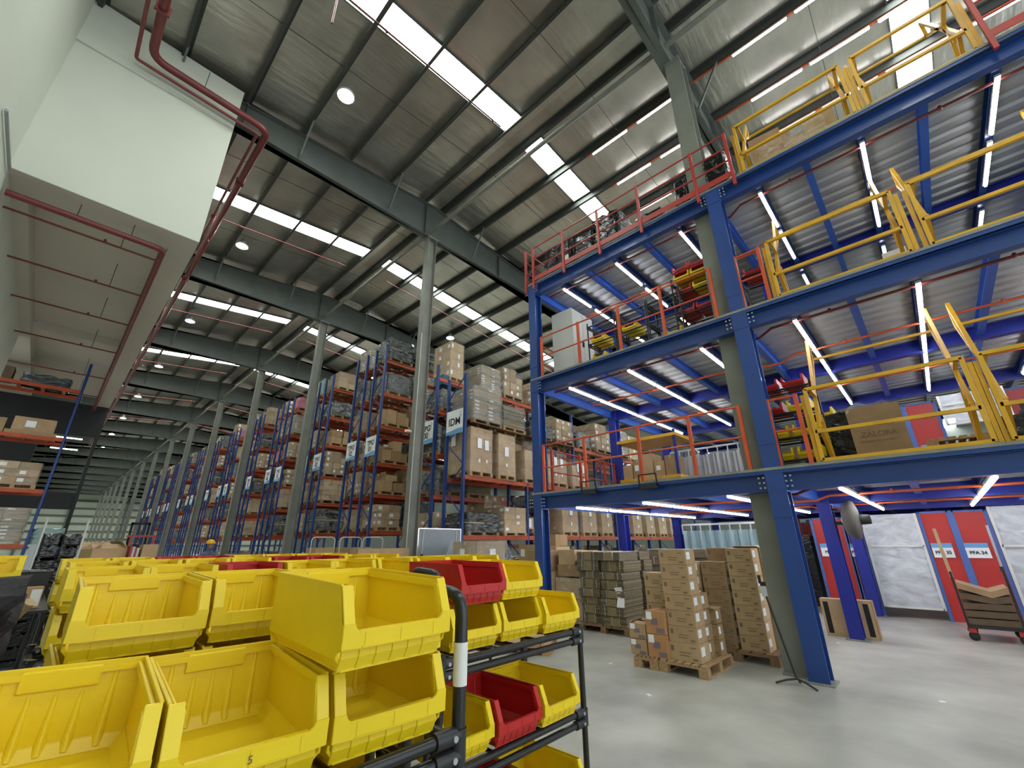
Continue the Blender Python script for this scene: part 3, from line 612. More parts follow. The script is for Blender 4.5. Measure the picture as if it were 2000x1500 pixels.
big('tall wrapped cartons with white papers, second shelf of the IDM rack, first from the aisle', 8.62, 10.0, 3.5, .92, 1.12, 1.32, 21)
big('tall wrapped cartons with white papers, second shelf of the IDM rack, second from the aisle', 9.72, 10.0, 3.5, .80, 1.12, 1.3, 22, ((.35, .45),))
big('tall wrapped cartons with white papers, second shelf of the IDM rack, third from the aisle', 11.05, 10.0, 3.5, 1.0, 1.12, 1.26, 23, ((.75, .42),))
big('tall wrapped cartons behind the railing, second shelf of the IDM rack, fourth from the aisle', 12.35, 10.0, 3.5, 1.1, 1.1, 1.15, 24)
big('tall wrapped cartons behind the railing, second shelf of the IDM rack, fifth from the aisle', 13.75, 10.0, 3.5, 1.05, 1.1, 1.0, 25)
put2('milky', 'top', 0, (8.85, 9.95, 5.1), (1.1, 1, 1.13)); put2('flat', 'top', 1, (10.1, 9.95, 5.1), (.98, 1, 1.02)); put2('black', 'top', 2, (11.5, 9.95, 5.1), (1, 1, .6))
for i, (k, s) in enumerate((('cartons', 1.0), ('grey', .9), ('cartons', 1.15), ('milky', 1.15), ('tall', .9))): put2(k, 'top', 3+i, (12.9+i*1.32, 9.95, 5.1), s, v=i)
put2('black', 'lowest', 0, (8.75, 9.95, 1.86), (1.1, 1, .62)); put2('tall', 'lowest', 1, (10.05, 9.95, 1.86), (1.1, 1, .62)); put2('cartons', 'lowest', 2, (11.5, 9.95, 1.86), .6)
for i in range(8):
    big('tall wrapped cartons under the deck, lowest shelf of the IDM rack, %s from the aisle' % ORD[i+3], 12.95+i*1.22, 10.0, 1.86, .95 if i < 2 else .8, 1.1, 1.12, 40+i, ((.45, .5),))
tag(MB().cbox((10.9, 9.75, 2.25), (.4, .3, .36), 'card_c').box(10.76, 11.0, 9.595, 9.6, 2.12, 2.38, 'paper').build('carton'), 'small carton with a white sheet on the lowest shelf of the IDM rack', 'box')
for i in range(7):
    put2('cartons' if i % 2 else 'grey', 'floor', i, (8.7+i*1.36, 9.95, 0), 1.2, v=i)
# rack marked TPG-00 right behind it
rack('blue and orange pallet rack with the TPG-00 sign, behind the near grey column', RXE, 10.98, [1.6, 3.05, 4.3, 5.75, 6.9], 2, 7.35, .82, sgn=('TPG\n00', 5.05, .82, .27), tops=[7.35, 7.35, 7.35])
R00 = 'TPG-00'
for lv, z, ks in ((0, 1.6, ('cartons', 'teal')), (1, 3.05, ('grey', 'flat')), (2, 4.3, ('grey', 'cartons')), (3, 5.75, ('grey', 'milky'))):
    for j, k in enumerate(ks): put(k, R00, SH[lv], ORD[j], (8.62+1.28*j, 11.4, z), 0, 1., lv+j)
put('tall', R00, 'top', 'first', (8.72, 11.4, 6.9), 0, (.68, .9, 1.12)); put('milky', R00, 'top', 'second', (10.35, 11.4, 6.9), 0, (.95, 1, .95)); put('cartons', R00, 'top', 'third', (11.6, 11.4, 6.9), 0, (1., 1, 1.2), 2)
put('cartons', R00, 'top', 'fourth', (13.1, 11.4, 6.9), 0, (.9, 1, 1.25), 1); pass
for i, x in enumerate((8.35, 8.75, 9.2)): carton('dark blue carton of a dark pile on the fourth TPG-00 shelf, %s from the aisle' % ORD[i], (x, 11.2, 6.72), (.38, .5, .34), 'blue_carton' if i != 1 else 'card_dark')
carton('small red and white carton beside the dark wrapped pallet on the IDM rack', (11.0, 10.2, 6.02), (.5, .3, .28), 'red_carton')
# TPG racks in back to back pairs along the aisle
TL = [2.1, 3.36, 4.5, 5.93, 7.25, 8.66]
RK = Kind(lambda: rack('', RXE, 14.58, TL, 1, 9.35, .82))
seq = ['cartons', 'grey', 'cartons', 'black', 'cartons', 'grey', 'milky', 'cartons', 'flat', 'cartons', 'grey', 'cartons', 'black', 'cartons', 'grey', 'cartons', 'pink', 'grey', 'cartons', 'teal', 'cartons', 'black', 'cartons']
rnd = random.Random(5); sq = 0; SIGNS = []
for b in range(12):
    for s in (0, 1):
        i = 2*b+s; y = 14.58+4.78*b+1.55*s
        nm = 'TPG-%02d' % (i+1) if i < 6 else '%s aisle' % ORD[i+1]
        o = RK('blue and orange pallet rack with the TPG-%02d sign' % (i+1) if i < 6 else 'blue and orange pallet rack, %s along the aisle beyond the IDM rack' % ORD[i+1], (RXE, y, 0))
        SIGNS.append((o, 'TPG\n%02d' % (i+1), 5.17+.03*(i % 2)))
        for l, z in enumerate(TL):
            nl = 2 if i < 6 else 1
            for j in range(nl):
                if (i, l, j) in ((0, 2, 0), (0, 3, 0), (0, 1, 0), (2, 3, 0)): continue      # loose cartons instead
                k = seq[sq % len(seq)]; sq += 1
                if (i, l) == (0, 5): k = 'black'
                if (i, l) == (1, 5): k = 'milky'
                if (i, l, j) == (2, 5, 0): k = 'cartons'
                if (i, l, j) in ((2, 4, 0), (2, 3, 1)): k = 'grey'
                if (i, l) == (4, 5): k = 'pink' if j == 0 else 'grey'
                put(k, nm, SH[l], ORD[j], (RXE+.68+1.28*j+rnd.uniform(-.05, .05), y+.42, z), PI*(rnd.random() < .5), (1, 1, rnd.uniform(.92, 1.12) if l < 5 else rnd.uniform(1., 1.3)), sq)
for q in SIGNS: rack_sign(q[0], q[1], q[2], .82, .27)
for i in range(10): put(('cartons', 'grey', 'milky', 'cartons', 'black')[i % 5], 'TPG-%02d' % (i+1) if i < 6 else '%s aisle' % ORD[i+1], 'floor', 'first', (RXE+.72, 14.58+4.78*(i//2)+1.55*(i % 2)+.42, 0), 0, (1, 1, 1.25), i)
for i in range(6): put(('grey', 'cartons', 'black')[i % 3], 'TPG-%02d' % (i+1), 'floor', 'second', (RXE+2.02, 14.58+4.78*(i//2)+1.55*(i % 2)+.42, 0), 0, (1, 1, 1.25), i)
for i in range(8):
    for l, z in enumerate((0, 1.86)): put(('grey', 'cartons', 'black', 'milky')[(i+l) % 4], 'deep TPG-00', ('floor', 'lowest')[l], ORD[i], (10.7+1.4*i, 11.4, z), 0, (1.12, 1, 1.4), i)
rack('blue and orange pallet rack continuing behind the IDM rack', 13.5, 10.98, [1.86, 3.5, 5.1], 3, 6.4, .82, tops=[6.4]*4)
def loose(nm, lv, y, z, spec, x0=8.2):
    pallet('wooden pallet of loose cartons, %s shelf of %s' % (lv, nm), (x0+.55, y, z), 1.1, 1.0)
    for i, (dx, dy, dz, d, op) in enumerate(spec):
        carton('%s of the loose ones, %s shelf of %s' % (('open brown carton, ' if op else 'brown carton, ')+ORD[i], lv, nm), (x0+dx, y+dy, z+.147+dz), d, CARD[i % 3], random.uniform(-.05, .05), open_=op)
loose('the TPG-01 rack', 'fourth', 14.98, 5.93, [(.25, -.2, 0, (.42, .5, .55), 0), (.7, -.2, 0, (.4, .5, .5), 0), (.35, .25, 0, (.5, .35, .7), 0), (1.0, -.1, 0, (.2, .5, .4), 0)])
loose('the TPG-01 rack', 'third', 14.98, 4.5, [(.2, -.2, 0, (.36, .45, .4), 1), (.62, -.2, 0, (.42, .45, .4), 0), (.66, -.18, .41, (.36, .45, .36), 0), (.25, .2, 0, (.4, .3, .6), 0), (1.0, -.1, 0, (.3, .5, .35), 0)])
loose('the TPG-01 rack', 'second', 14.98, 3.36, [(.3, -.2, 0, (.5, .5, .38), 0), (.85, -.2, 0, (.5, .5, .32), 0), (.55, -.15, .39, (.45, .4, .2), 1), (.3, .25, .0, (.5, .3, .6), 0)])
loose('the TPG-03 rack', 'fourth', 19.8, 5.93, [(.3, -.2, 0, (.5, .5, .3), 0), (.3, -.2, .31, (.5, .5, .3), 0), (.85, -.2, 0, (.5, .5, .3), 0), (.85, -.2, .31, (.45, .5, .3), 0)])
# ================================================================ stacking bins and pipe carts
BW, BD, BH = .31, .456, .186
def mk_bin(m):
    def make():
        o = thing('storage_bin', '', 'bin'); t = .0055; w = BW/2
        mb = MB()
        prof = [(.019, 0), (.40, 0), (BD-.008, .02), (BD, BH), (.034, BH), (0, .106), (0, .053), (.019, .046)]
        for e in (-1, 1):
            xa, xb = (e*w, e*(w-t)) if e < 0 else (e*(w-t), e*w)
            up_ = [(y, max(z, .03)) for y, z in prof[2:]]
            mb.prism([(BD-.006, .03), (BD, BH), (.034, BH), (0, .106), (0, .053), (.019, .045), (.022, .03)], xa, xb, m)      # upper side wall
            a0, b0 = e*w, e*(w-.024)
            v = [(a0, .022, .034), (a0, BD-.006, .034), (b0, BD-.02, 0), (b0, .034, 0)]; v2 = [(x-e*t, y, z+.004) for x, y, z in v]
            mb.add(v+v2, [(0, 1, 2, 3), (7, 6, 5, 4), (0, 4, 5, 1), (2, 6, 7, 3), (1, 5, 6, 2), (0, 3, 7, 4)], m)             # curved-in foot of the side
        mb.prism([(BD-.03, .0), (BD-.006, .03), (BD, BH), (BD-t, BH), (BD-.006-t, .03), (BD-.034, .006)], -w+.002, w-.002, m)  # back
        mb.box(-w+.02, w-.02, .03, BD-.028, 0, .006, m)                                                                       # floor
        mb.prism([(.019, .053), (.019, .03), (.034, 0), (.04, .004), (.025, .032), (.025, .053)], -w+.012, w-.012, m)          # recessed front below the lip
        for k in range(5): x = -.09+.045*k; mb.prism([(.0165, .05), (.0165, .03), (.03, .003), (.034, 0), (.024, .05)], x-.009, x+.009, m)
        for k in (-.045, .0, .045): mb.tube([(k, BD-.022, .008), (k, BD-.007, .03), (k, BD-.002, .128)], [.010, .011, .007], m, 14)   # ribs on the back
        for k in (-.10, .10): mb.tube([(k, BD-.022, .008), (k, BD-.007, .03), (k, BD-.001, .168)], [.010, .011, .007], m, 14)
        mb.prism([(BD-.008, .135), (BD-.016, .14), (BD-.017, .178), (BD-.004, .182)], -.07, .07, m)                             # raised plate on the back
        part('body', mb, o, bevel=.0012)
        r = MB()                                                                                                               # stepped rim
        for e in (-1, 1):
            x0, x1 = sorted((e*(w-.013), e*(w-t))); r.box(x0, x1, .05, BD-.013, BH-.024, BH-.012, m)
            x0, x1 = sorted((e*(w-.017), e*(w-.012))); r.box(x0, x1, .05, BD-.014, BH-.026, BH-.007, m)
            x0, x1 = sorted((e*(w+.0015), e*(w-t-.0005))); r.box(x0, x1, .036, BD+.001, BH-.004, BH+.0015, m)
        r.box(-w+.012, w-.012, BD-.014, BD-t, BH-.022, BH-.012, m); r.box(-w+.012, w-.012, BD-.0165, BD-.0125, BH-.022, BH-.008, m); r.box(-w, w, BD-t-.001, BD+.0015, BH-.004, BH+.0015, m)
        part('rim', r, o, bevel=.001)
        l = MB(); zt = .088                                                                                                    # front lip with raised corners
        l.add([], [], m)
        poly = [(-w-.001, .053), (-w+.055, .0505), (w-.055, .0505), (w+.001, .053), (w+.001, .106), (w-.028, .106), (w-.033, .094), (w-.042, zt), (-w+.042, zt), (-w+.033, .094), (-w+.028, .106), (-w-.001, .106)]
        l.prism(poly, -.004, .004, m, 'y')
        l.box(-w+.04, w-.04, -.0045, .012, zt-.007, zt+.0012, m); l.box(-.002, .002, -.0055, -.003, .053, zt-.001, m); l.box(w-.058, w-.055, -.0055, -.003, .053, zt-.001, m); l.box(-w+.055, -w+.058, -.0055, -.003, .053, zt-.001, m)
        l.box(-w+.05, w-.05, -.0065, -.003, .052, .056, m)
        for e in (-1, 1):
            a, b = sorted((e*w, e*(w-.028))); y = lambda z: .034*(z-.106)/(BH-.106)
            l.prism([(y(.106)-.003, .104), (y(BH)-.003, BH-.002), (y(BH)+.004, BH-.001), (y(.106)+.006, .104)], a, b, m)
            a, b = sorted((e*(w-.026), e*(w-.030))); l.prism([(0.002, .092), (y(BH-.015), BH-.013), (y(BH)+.012, BH-.013), (.02, .092)], a, b, m)
        part('front_lip', l, o, bevel=.0012); return o
    return Kind(make)
YB, RB = mk_bin('bin_yellow'), mk_bin('bin_red')
def bin_(c, label, x, y, z, yaw=0., pitch=0., roll=0.):
    q = YB if c == 'y' else RB; q('%s plastic storage bin, %s' % ('yellow' if c == 'y' else 'red', label), (x, y, z), yaw, 'stacked storage bins on the carts', rx=pitch, ry=roll)
PR = .0165
def cart(label, x0, x1, y0, y1, shelves, loop=None, low_right=None, tape=False, zt=1.24):
    """shelf tops; loop: height of a handle loop at the x1 end"""
    o = thing('pipe_cart', label, 'cart', (x0, y0, 0)); w, d = x1-x0, y1-y0; P = 'black_pipe'
    for x in (0, w):
        top = zt
        if x == w and loop: part('handle_loop', MB().tube([(x, 0, .12), (x, 0, loop), (x, d*.55, loop+.02), (x, d*.55, .9)], PR+.003, P, 12, bend=.06), o)
        for y in ((d,) if (x == w and loop) else (0, d)): part('upright', MB().tube([(x, y, .12), (x, y, top)], PR, P, 12), o)
        for y in (0, d): part('caster', MB().lathe([(0, -.018), (.05, -.018), (.05, .018), (0, .018)], (x, y, .052), 'rubber', 16, 'x').cbox((x, y, .1), (.05, .06, .04), 'grey_metal'), o)
    for z in shelves:
        for y in (0, d): part('shelf_pipe', MB().tube([(0, y, z-PR), (w, y, z-PR)], PR, P, 12).tube([(0, y, z-PR-.048), (w, y, z-PR-.048)], PR, P, 12), o)
        for x in (0, w): part('cross_pipe', MB().tube([(x, 0, z-PR-.02), (x, d, z-PR-.02)], PR, P, 12), o)
        n = max(2, int(w/.16)); s = MB()
        for k in range(1, n): s.tube([(w*k/n, 0, z-PR-.006), (w*k/n, d, z-PR-.006)], .009, P, 8)
        part('slat', s, o)
        for x in (0, w):
            for y in (0, d):
                jx = -1 if x else 1; j = MB(); j.lathe([(PR+.006, -.04), (PR+.006, .04)], (x, y, z-PR-.024), 'black_joint', 14)
                for dz in (0, -.048): j.tube([(x, y, z-PR+dz), (x+jx*.085, y, z-PR+dz)], PR+.006, 'black_joint', 12); j.tube([(x+jx*.028, y-.026, z-PR+dz), (x+jx*.028, y+.026, z-PR+dz)], .008, 'grey_metal', 8)
                part('joint', j, o)
    if tape: part('tape_wrap', MB().lathe([(PR+.0045, 1.265), (PR+.0045, 1.375)], (w, 0, 0), 'tape', 14), o, 'white tape')
    return o
cart('black pipe cart closest to the camera carrying yellow bins', -.9, .955, 1.125, 1.58, [1.165, .76, .36], loop=1.50, tape=True)
cart('black pipe cart carrying the red bin and stepped yellow bins', 1.365, 2.405, 1.735, 2.2, [1.168, .762, .36], loop=None, zt=1.19)
MB().tube([(0, .05, .8), (0, .05, 1.515), (0, .26, 1.53), (0, .26, .8)], PR+.002, 'black_pipe', 12, bend=.06).build('handle_loop', [o for o in COL.objects if o.get('label', '').startswith('black pipe cart carrying the red')][0])
cart('black pipe cart in the second row behind the nearest cart', .09, 1.33, 1.76, 2.2, [1.165, .76, .36], zt=1.18)
cart('long black pipe cart in the third row', .12, 1.72, 3.08, 3.55, [1.165, .76, .36], zt=1.18); cart('long black pipe cart at the far end of the third row', 1.8, 3.4, 3.08, 3.55, [1.165, .76, .36], zt=1.18)
cart('black pipe cart in the fourth row', .2, 1.9, 4.42, 4.9, [1.165, .76], zt=1.18); cart('black pipe cart in the fifth row', .2, 3.3, 5.62, 6.1, [1.165, .76], zt=1.18); cart('black pipe cart by the dark stacked bundles', -1.1, -.03, 4.42, 4.9, [1.213, .76], zt=1.23)
# nearest cart
bin_('y', 'bottom layer of the nearest cart, leftmost one in view', .088, 1.165, 1.184, -.07, .03, .03); bin_('y', 'bottom layer of the nearest cart, with a number on its lip', .412, 1.141, 1.173, -.06, .034)
bin_('y', 'bottom layer of the nearest cart, beside the taped handle', .737, 1.123, 1.168, -.06, .014); bin_('y', 'upper layer of the nearest cart, beside the taped handle', .694, 1.056, 1.371, .0, .034); bin_('y', 'bottom layer of the nearest cart, cut by the frame edge', -.23, 1.13, 1.166)
o = [q for q in COL.objects if q.get('label', '').endswith('number on its lip')][0]; text('5', .02, 'ink', o, (.0, -.0062, .068), FACE_Y, 0, 'handwritten_mark')
# second row, two layers
for i, x in enumerate((.27, .60, .92, 1.20)):
    if i < 2: bin_('y', 'upper layer of the second cart row, %s one' % ORD[i], (.271, .597)[i], (1.724, 1.735)[i], 1.360, -.04, .015)
    bin_('y', 'bottom layer of the second cart row, %s one' % ORD[i], x, 1.74, 1.167)
for i, x in enumerate((.27, .60, .93)): bin_('y', 'middle shelf of the second cart row, %s one' % ORD[i], x, 1.74, .763)
bin_('y', 'upper layer of the second cart row, third one', .932, 1.80, 1.356, 0)
# cart with the red bin
bin_('r', 'on the upper layer between yellow bins at the cart end', 1.635, 1.754, 1.366, 0, .01); bin_('y', 'on the upper layer past the red bin', 1.985, 1.80, 1.358, -.03, .01)
bin_('y', 'under the upper red bin behind the handle', 1.60, 1.76, 1.17, -.03); bin_('y', 'top shelf in the middle under the upper yellow bin', 1.93, 1.755, 1.172, -.015); bin_('y', 'top shelf at the open cart end', 2.232, 1.72, 1.172, -.015)
bin_('y', 'middle shelf at the open cart end', 2.158, 1.69, .766, .01); bin_('r', 'middle shelf between two yellow bins', 1.84, 1.70, .766, .005); bin_('y', 'middle shelf behind the taped handle', 1.52, 1.72, .766, .0)
bin_('y', 'low shelf at the open cart end', 2.19, 1.70, .363, 0); bin_('r', 'low shelf next to the yellow bin at the end', 1.86, 1.70, .363, 0); bin_('y', 'low shelf behind the nearest cart', 1.54, 1.7, .363, 0)
# nearest cart, lower shelves
for i, x in enumerate((-.23, .1, .42, .74)): bin_('y', 'middle shelf of the nearest cart, %s one' % ORD[i], x, 1.15, .763)
# third row and beyond
cs = 'yyryyyyyy'
for i, x in enumerate((.30, .615, .975, 1.30, 1.62, 1.96, 2.28, 2.60, 2.92)):
    bin_(cs[i], 'upper layer of the third cart row, %s one' % ORD[i], x, 3.04+.02*(i % 3), 1.36); bin_('y', 'bottom layer of the third cart row, %s one' % ORD[i], x, 3.06, 1.167)
bin_('y', 'third layer of the third cart row at its far end', 2.88, 3.1, 1.40) if 0 else None
for r, (yy, n, cc) in enumerate(((4.38, 8, 'yyyyrryy'), (5.58, 8, 'yyrryyyy'))):
    for i in range(n):
        x = .36+.33*i; bin_(cc[i], 'upper layer of the %s cart row, %s one' % (ORD[3+r], ORD[i]), x, yy+.02*(i % 2), 1.362)
        if i < 3: bin_('y', 'bottom layer of the %s cart row, %s one' % (ORD[3+r], ORD[i]), x, yy+.02, 1.167)
for i, x in enumerate((-.2, -.53)): bin_('y', 'top shelf of the cart by the dark bundles, %s one' % ORD[i], x+.03, 4.4, 1.41, 0); bin_('y', 'bottom layer of the cart by the dark bundles, %s one' % ORD[i], x+.03, 4.42, 1.215)
# dark things in the gap at the edge of the bins
o = thing('slatted_cart', 'black slatted cart in the gap beside the bin carts', 'cart', (.01, 3.3, 0))
for k in range(9): part('slat', MB().box(-.10, .09, .11*k, .11*k+.05, .96, .98, 'grey_wrap'), o)
for k in range(5): part('slat', MB().box(-.10, .09, .2*k, .2*k+.05, .56, .58, 'grey_wrap'), o)
for y in (0, .95):
    for x in (-.12, .10): part('upright', MB().tube([(x, y, .0), (x, y, 1.15)], PR*.8, 'black_pipe', 10), o)
o = thing('side_stand', 'narrow black stand holding the grey crate and small carton', 'stand', (.05, 4.4, 0)); part('shelf_board', MB().box(-.09, .12, 0, 1.6, 1.25, 1.265, 'black_joint'), o)
for y in (.02, 1.55):
    for x in (-.08, .11): part('leg', MB().tube([(x, y, 0), (x, y, 1.25)], .012, 'black_pipe', 8), o)
o = thing('plastic_crate', 'dark grey plastic crate with a rounded rim by the stacked bundles', 'crate', (.07, 5.55, 1.267)); mb = MB(); mb.box(-.085, .085, -.16, .16, 0, .012, 'black_joint')
for a in ((-.085, -.075, -.16, .16), (.075, .085, -.16, .16), (-.075, .075, -.16, -.15), (-.075, .075, .15, .16)): mb.box(*a, .012, .2, 'black_joint')
part('body', mb, o); part('rim', MB().tube([(-.09, -.16, .2), (.09, -.16, .2), (.09, .16, .2), (-.09, .16, .2), (-.09, -.16, .2)], .008, 'grey_wrap', 8, bend=.04), o)
carton('small brown carton with a white sheet beside the grey crate', (.065, 4.6, 1.267), (.10, .12, .13), 'card_a', .1, stick=[('-y', .45, .1, .5, .8)])
o = thing('roll_trolley', 'narrow trolley with white uprights holding stacked black bundles', 'trolley', (.2, 7.2, 0))
for x in (-.17, .17): part('upright', MB().tube([(x, 0, 0), (x, 0, 1.95)], .010, 'white_metal', 8), o)
part('platform', MB().box(-.18, .18, -.02, .6, .15, .2, 'black_paint'), o)
rnd = random.Random(3)
for k in range(13):
    for j in range(2):
        mb = wrap_mb(.155, .3, .112, 0, 'black_wrap', rnd, .012); tag(mb.build('black_bundle', loc=(.12+.162*j+rnd.uniform(-.006, .006), 7.42+rnd.uniform(-.04, .04), .2+.122*k), rz=rnd.uniform(-.06, .06)), 'black plastic bundle on the white trolley, %s row from the floor, %s column' % (ORD[k], ORD[j]), 'bundle', 'black bundles on the trolley')
cart('black pipe cart holding the dark cloth bag', -.8, -.06, 2.35, 2.8, [1.18, .76], zt=1.22)
tag(wrap_mb(.3, .4, .34, 0, 'dark_cloth', rnd, .1).build('cloth_bag', loc=(-.17, 2.6, 1.182)), 'dark reddish cloth bag at the edge beside the bin carts', 'bag')
tag(MB().tube([(-.10, 3.22, 1.16), (.05, 3.05, 1.42)], .022, 'card_c', 12).build('cardboard_tube'), 'short cardboard tube leaning near the yellow bins', 'tube')
# ================================================================ left rack under the overhang
LK = rack('blue and orange pallet rack on the far side, under the white overhang', -.2, 22.0, [1.75, 3.5, 5.3, 7.12], 2, 8.2, 1.0, 2.75, dirx=-1)
tag(MB().box(-.62, .62, -.5, .5, 0, .13, 'pallet_wood').box(-.5, .52, -.4, .4, .131, .62, 'card_a').box(-.2, .05, -.42, -.40, .28, .5, 'paper').build('carton', loc=(-1.05, 22.5, 5.3)), 'brown carton with a white sheet on a white pallet, far side rack', 'box')
tag(MB().box(-.35, .35, -.4, .4, 0, .5, 'card_b').build('carton', loc=(-2.05, 22.45, 5.3)), 'brown carton beside the papered one on the far side rack', 'box')
tag(MB().box(-.3, .3, -.3, .3, 0, .48, 'card_dark').build('carton', loc=(-2.3, 22.4, 7.12)), 'dark brown carton on the highest shelf of the far side rack', 'box')
tag(wrap_mb(1.2, .8, .36, 0, 'grey_wrap', random.Random(2), .08).build('wrapped_bundle', loc=(-1.15, 22.45, 7.12)), 'flat grey wrapped bundle on the highest shelf of the far side rack', 'bundle')
for i, (x, z, k, v) in enumerate(((-1.0, 3.5, 'cartons', 1), (-2.2, 3.5, 'cartons', 2), (-.95, 1.75, 'milky', 0), (-2.2, 1.75, 'milky', 0))): put(k, 'far side', SH[1 if z > 2 else 0], ORD[i % 2], (x, 22.5, z), 0, 1.05, v)
tag(wrap_mb(.7, .7, .5, 0, 'teal_wrap', random.Random(8), .1).build('pale_sack', loc=(.22, 22.4, 1.75)), 'pale blue sack beside the blue post of the far side rack', 'sack')
tag(MB().box(-.2, .5, -.4, .4, -1.75, -.0, 'grey_metal').build('metal_stand', loc=(.1, 22.4, 1.75)), 'grey stand under the pale blue sack by the far side rack', 'stand')
# more things along the aisle edge
def heap(label, x, y, n, seed, base=0):
    rnd = random.Random(seed)
    for i in range(n):
        d = (rnd.uniform(.35, .6), rnd.uniform(.4, .6), rnd.uniform(.3, .45)); carton('%s, %s carton of the pile' % (label, ORD[i]), (x+rnd.uniform(-.1, .1)+.6*(i % 2), y+.5*((i//2) % 2), base+.44*(i//4)), d, CARD[i % 3], rnd.uniform(-.2, .2), open_=(i == n-1)*2)
for k in range(5):
    y = 17.6+4.78*k; put(('cartons', 'milky', 'cartons', 'grey', 'cartons')[k], 'aisle edge floor', 'lower', ORD[k], (7.7, y+.2, 0), 0, 1.15, k)
o = carton('large open brown carton standing past the black bundles trolley', (.78, 9.7, 1.0), (.42, .55, .62), 'card_a', .2, open_=1); carton('large brown carton below the large open one', (.78, 9.7, .0), (.5, .6, .99), 'card_b', .2)
for i in range(4): carton('red striped flat carton leaning past the large open carton, %s' % ORD[i], (1.08+.028*i, 9.55, 1.1), (.026, .4, .56-.01*i), 'red_carton' if i % 2 == 0 else 'paper_grey', .0, tape=False)
carton('brown carton under the red striped flat cartons', (1.22, 9.6, 0), (.36, .6, 1.09), 'card_b'); carton('brown carton next to the red striped flat cartons', (1.32, 9.6, 1.1), (.2, .4, .58), 'card_a')
o = thing('reach_truck', 'red reach truck with a dark mast far down the aisle', 'forklift', (3.2, 26, 0))
part('chassis', MB().box(-.6, .6, -.9, .9, .25, 1.3, 'panel_red'), o); part('counterweight', MB().box(-.58, .58, -1.1, -.9, .3, 1.2, 'panel_red'), o)
part('mast', MB().box(-.35, -.27, .9, 1.05, .1, 2.7, 'black_paint').box(.27, .35, .9, 1.05, .1, 2.7, 'black_paint').box(-.35, .35, .9, 1.05, 2.6, 2.7, 'black_paint'), o); part('overhead_guard', MB().box(-.45, .45, -.6, .6, 2.05, 2.12, 'panel_red').bar((-.4, -.6, 1.3), (-.4, -.6, 2.1), .06, .06, 'panel_red').bar((.4, -.6, 1.3), (.4, -.6, 2.1), .06, .06, 'panel_red'), o)
for e in (-.55, .55): part('wheel', MB().lathe([(0, -.08), (.25, -.08), (.25, .08), (0, .08)], (e, .6, .25), 'rubber', 18, 'x'), o)
part('seat', MB().box(-.25, .25, -.4, .1, 1.3, 1.75, 'black_paint'), o)
# ================================================================ near aisle objects
o = thing('display_board', 'grey board with slim aluminium edges leaning behind the bins', 'board', (6.79, 8.9, 0))
part('panel', MB().box(-.63, .63, -.012, .012, .35, 1.99, 'board_grey'), o)
for x in (-.64, .64): part('frame_strip', MB().box(x-.012, x+.012, -.016, .016, .33, 2.0, 'aluminium'), o)
part('frame_strip', MB().box(-.64, .64, -.016, .016, 1.985, 2.005, 'aluminium'), o)
for x in (-.5, .5): part('support_strap', MB().bar((x, -.02, 1.98), (x-.03, -.03, 1.42), .03, .01, 'white_metal').cbox((x-.03, -.035, 1.4), (.05, .03, .06), 'black_paint'), o)
for x in (-.6, .6): part('leg', MB().bar((x, 0, .35), (x, .25, 0), .04, .04, 'aluminium').bar((x, 0, .35), (x, -.25, 0), .04, .04, 'aluminium'), o)
carton('long brown carton lying behind the bins by the grey column', (5.5, 9.4, 1.37), (1.25, .4, .19), 'card_a', -.06); tag(MB().box(-.6, .6, -.3, .3, 0, 1.369, 'card_b').build('carton', loc=(5.5, 9.45, 0)), 'large brown carton under the long carton by the grey column', 'box')
o = thing('wire_cage', 'white wire cage trolley holding cartons behind the long carton', 'trolley', (6.2, 12.4, 0))
for x in (-.7, .1, .8): part('hoop', MB().tube([(x-.35, 0, .0), (x-.35, 0, 1.85), (x+.3, 0, 1.85), (x+.3, 0, .0)], .014, 'white_metal', 6, bend=.12), o)
part('platform', MB().box(-1.1, 1.2, 0, .8, .12, .17, 'grey_metal'), o)
for i in range(3): carton('brown carton in the white wire cage, %s' % ORD[i], (5.6+.6*i, 12.85, .175), (.5, .6, 1.4), CARD[i], stick=[('-y', .4, .72, .3, .12)])
# netted carton next to the board
o = pallet('pallet under the film tented cartons next to the grey board', (6.9, 7.6, 0), 1.1, 1.1)
for i, (x, z, d) in enumerate(((6.9, .147, (.95, .9, .78)), (6.9, .93, (.84, .8, .76)))): carton('brown carton inside the tented film, %s layer' % ORD[i], (x, 7.6, z), d, 'card_b', stick=[('-y', .45, .35, .2, .45), ('-x', .3, .35, .2, .45)])
mb = MB(); b = [(-.9, -.7, .15), (.9, -.7, .15), (.9, .7, .15), (-.9, .7, .15)]; t = [(-.45, -.42, 1.71), (.45, -.42, 1.71), (.45, .42, 1.71), (-.45, .42, 1.71)]
mid = [(-.62, -.55, 1.2), (.62, -.55, 1.2), (.62, .55, 1.2), (-.62, .55, 1.2)]; v = b+mid+t; mb.add(v, [(i, (i+1) % 4, 4+(i+1) % 4, 4+i) for i in range(4)]+[(4+i, 4+(i+1) % 4, 8+(i+1) % 4, 8+i) for i in range(4)]+[(8, 9, 10, 11)], 'wrap'); tag(mb.build('film_tent', loc=(6.9, 7.6, 0)), 'clear plastic film tented over cartons next to the grey board', 'film')
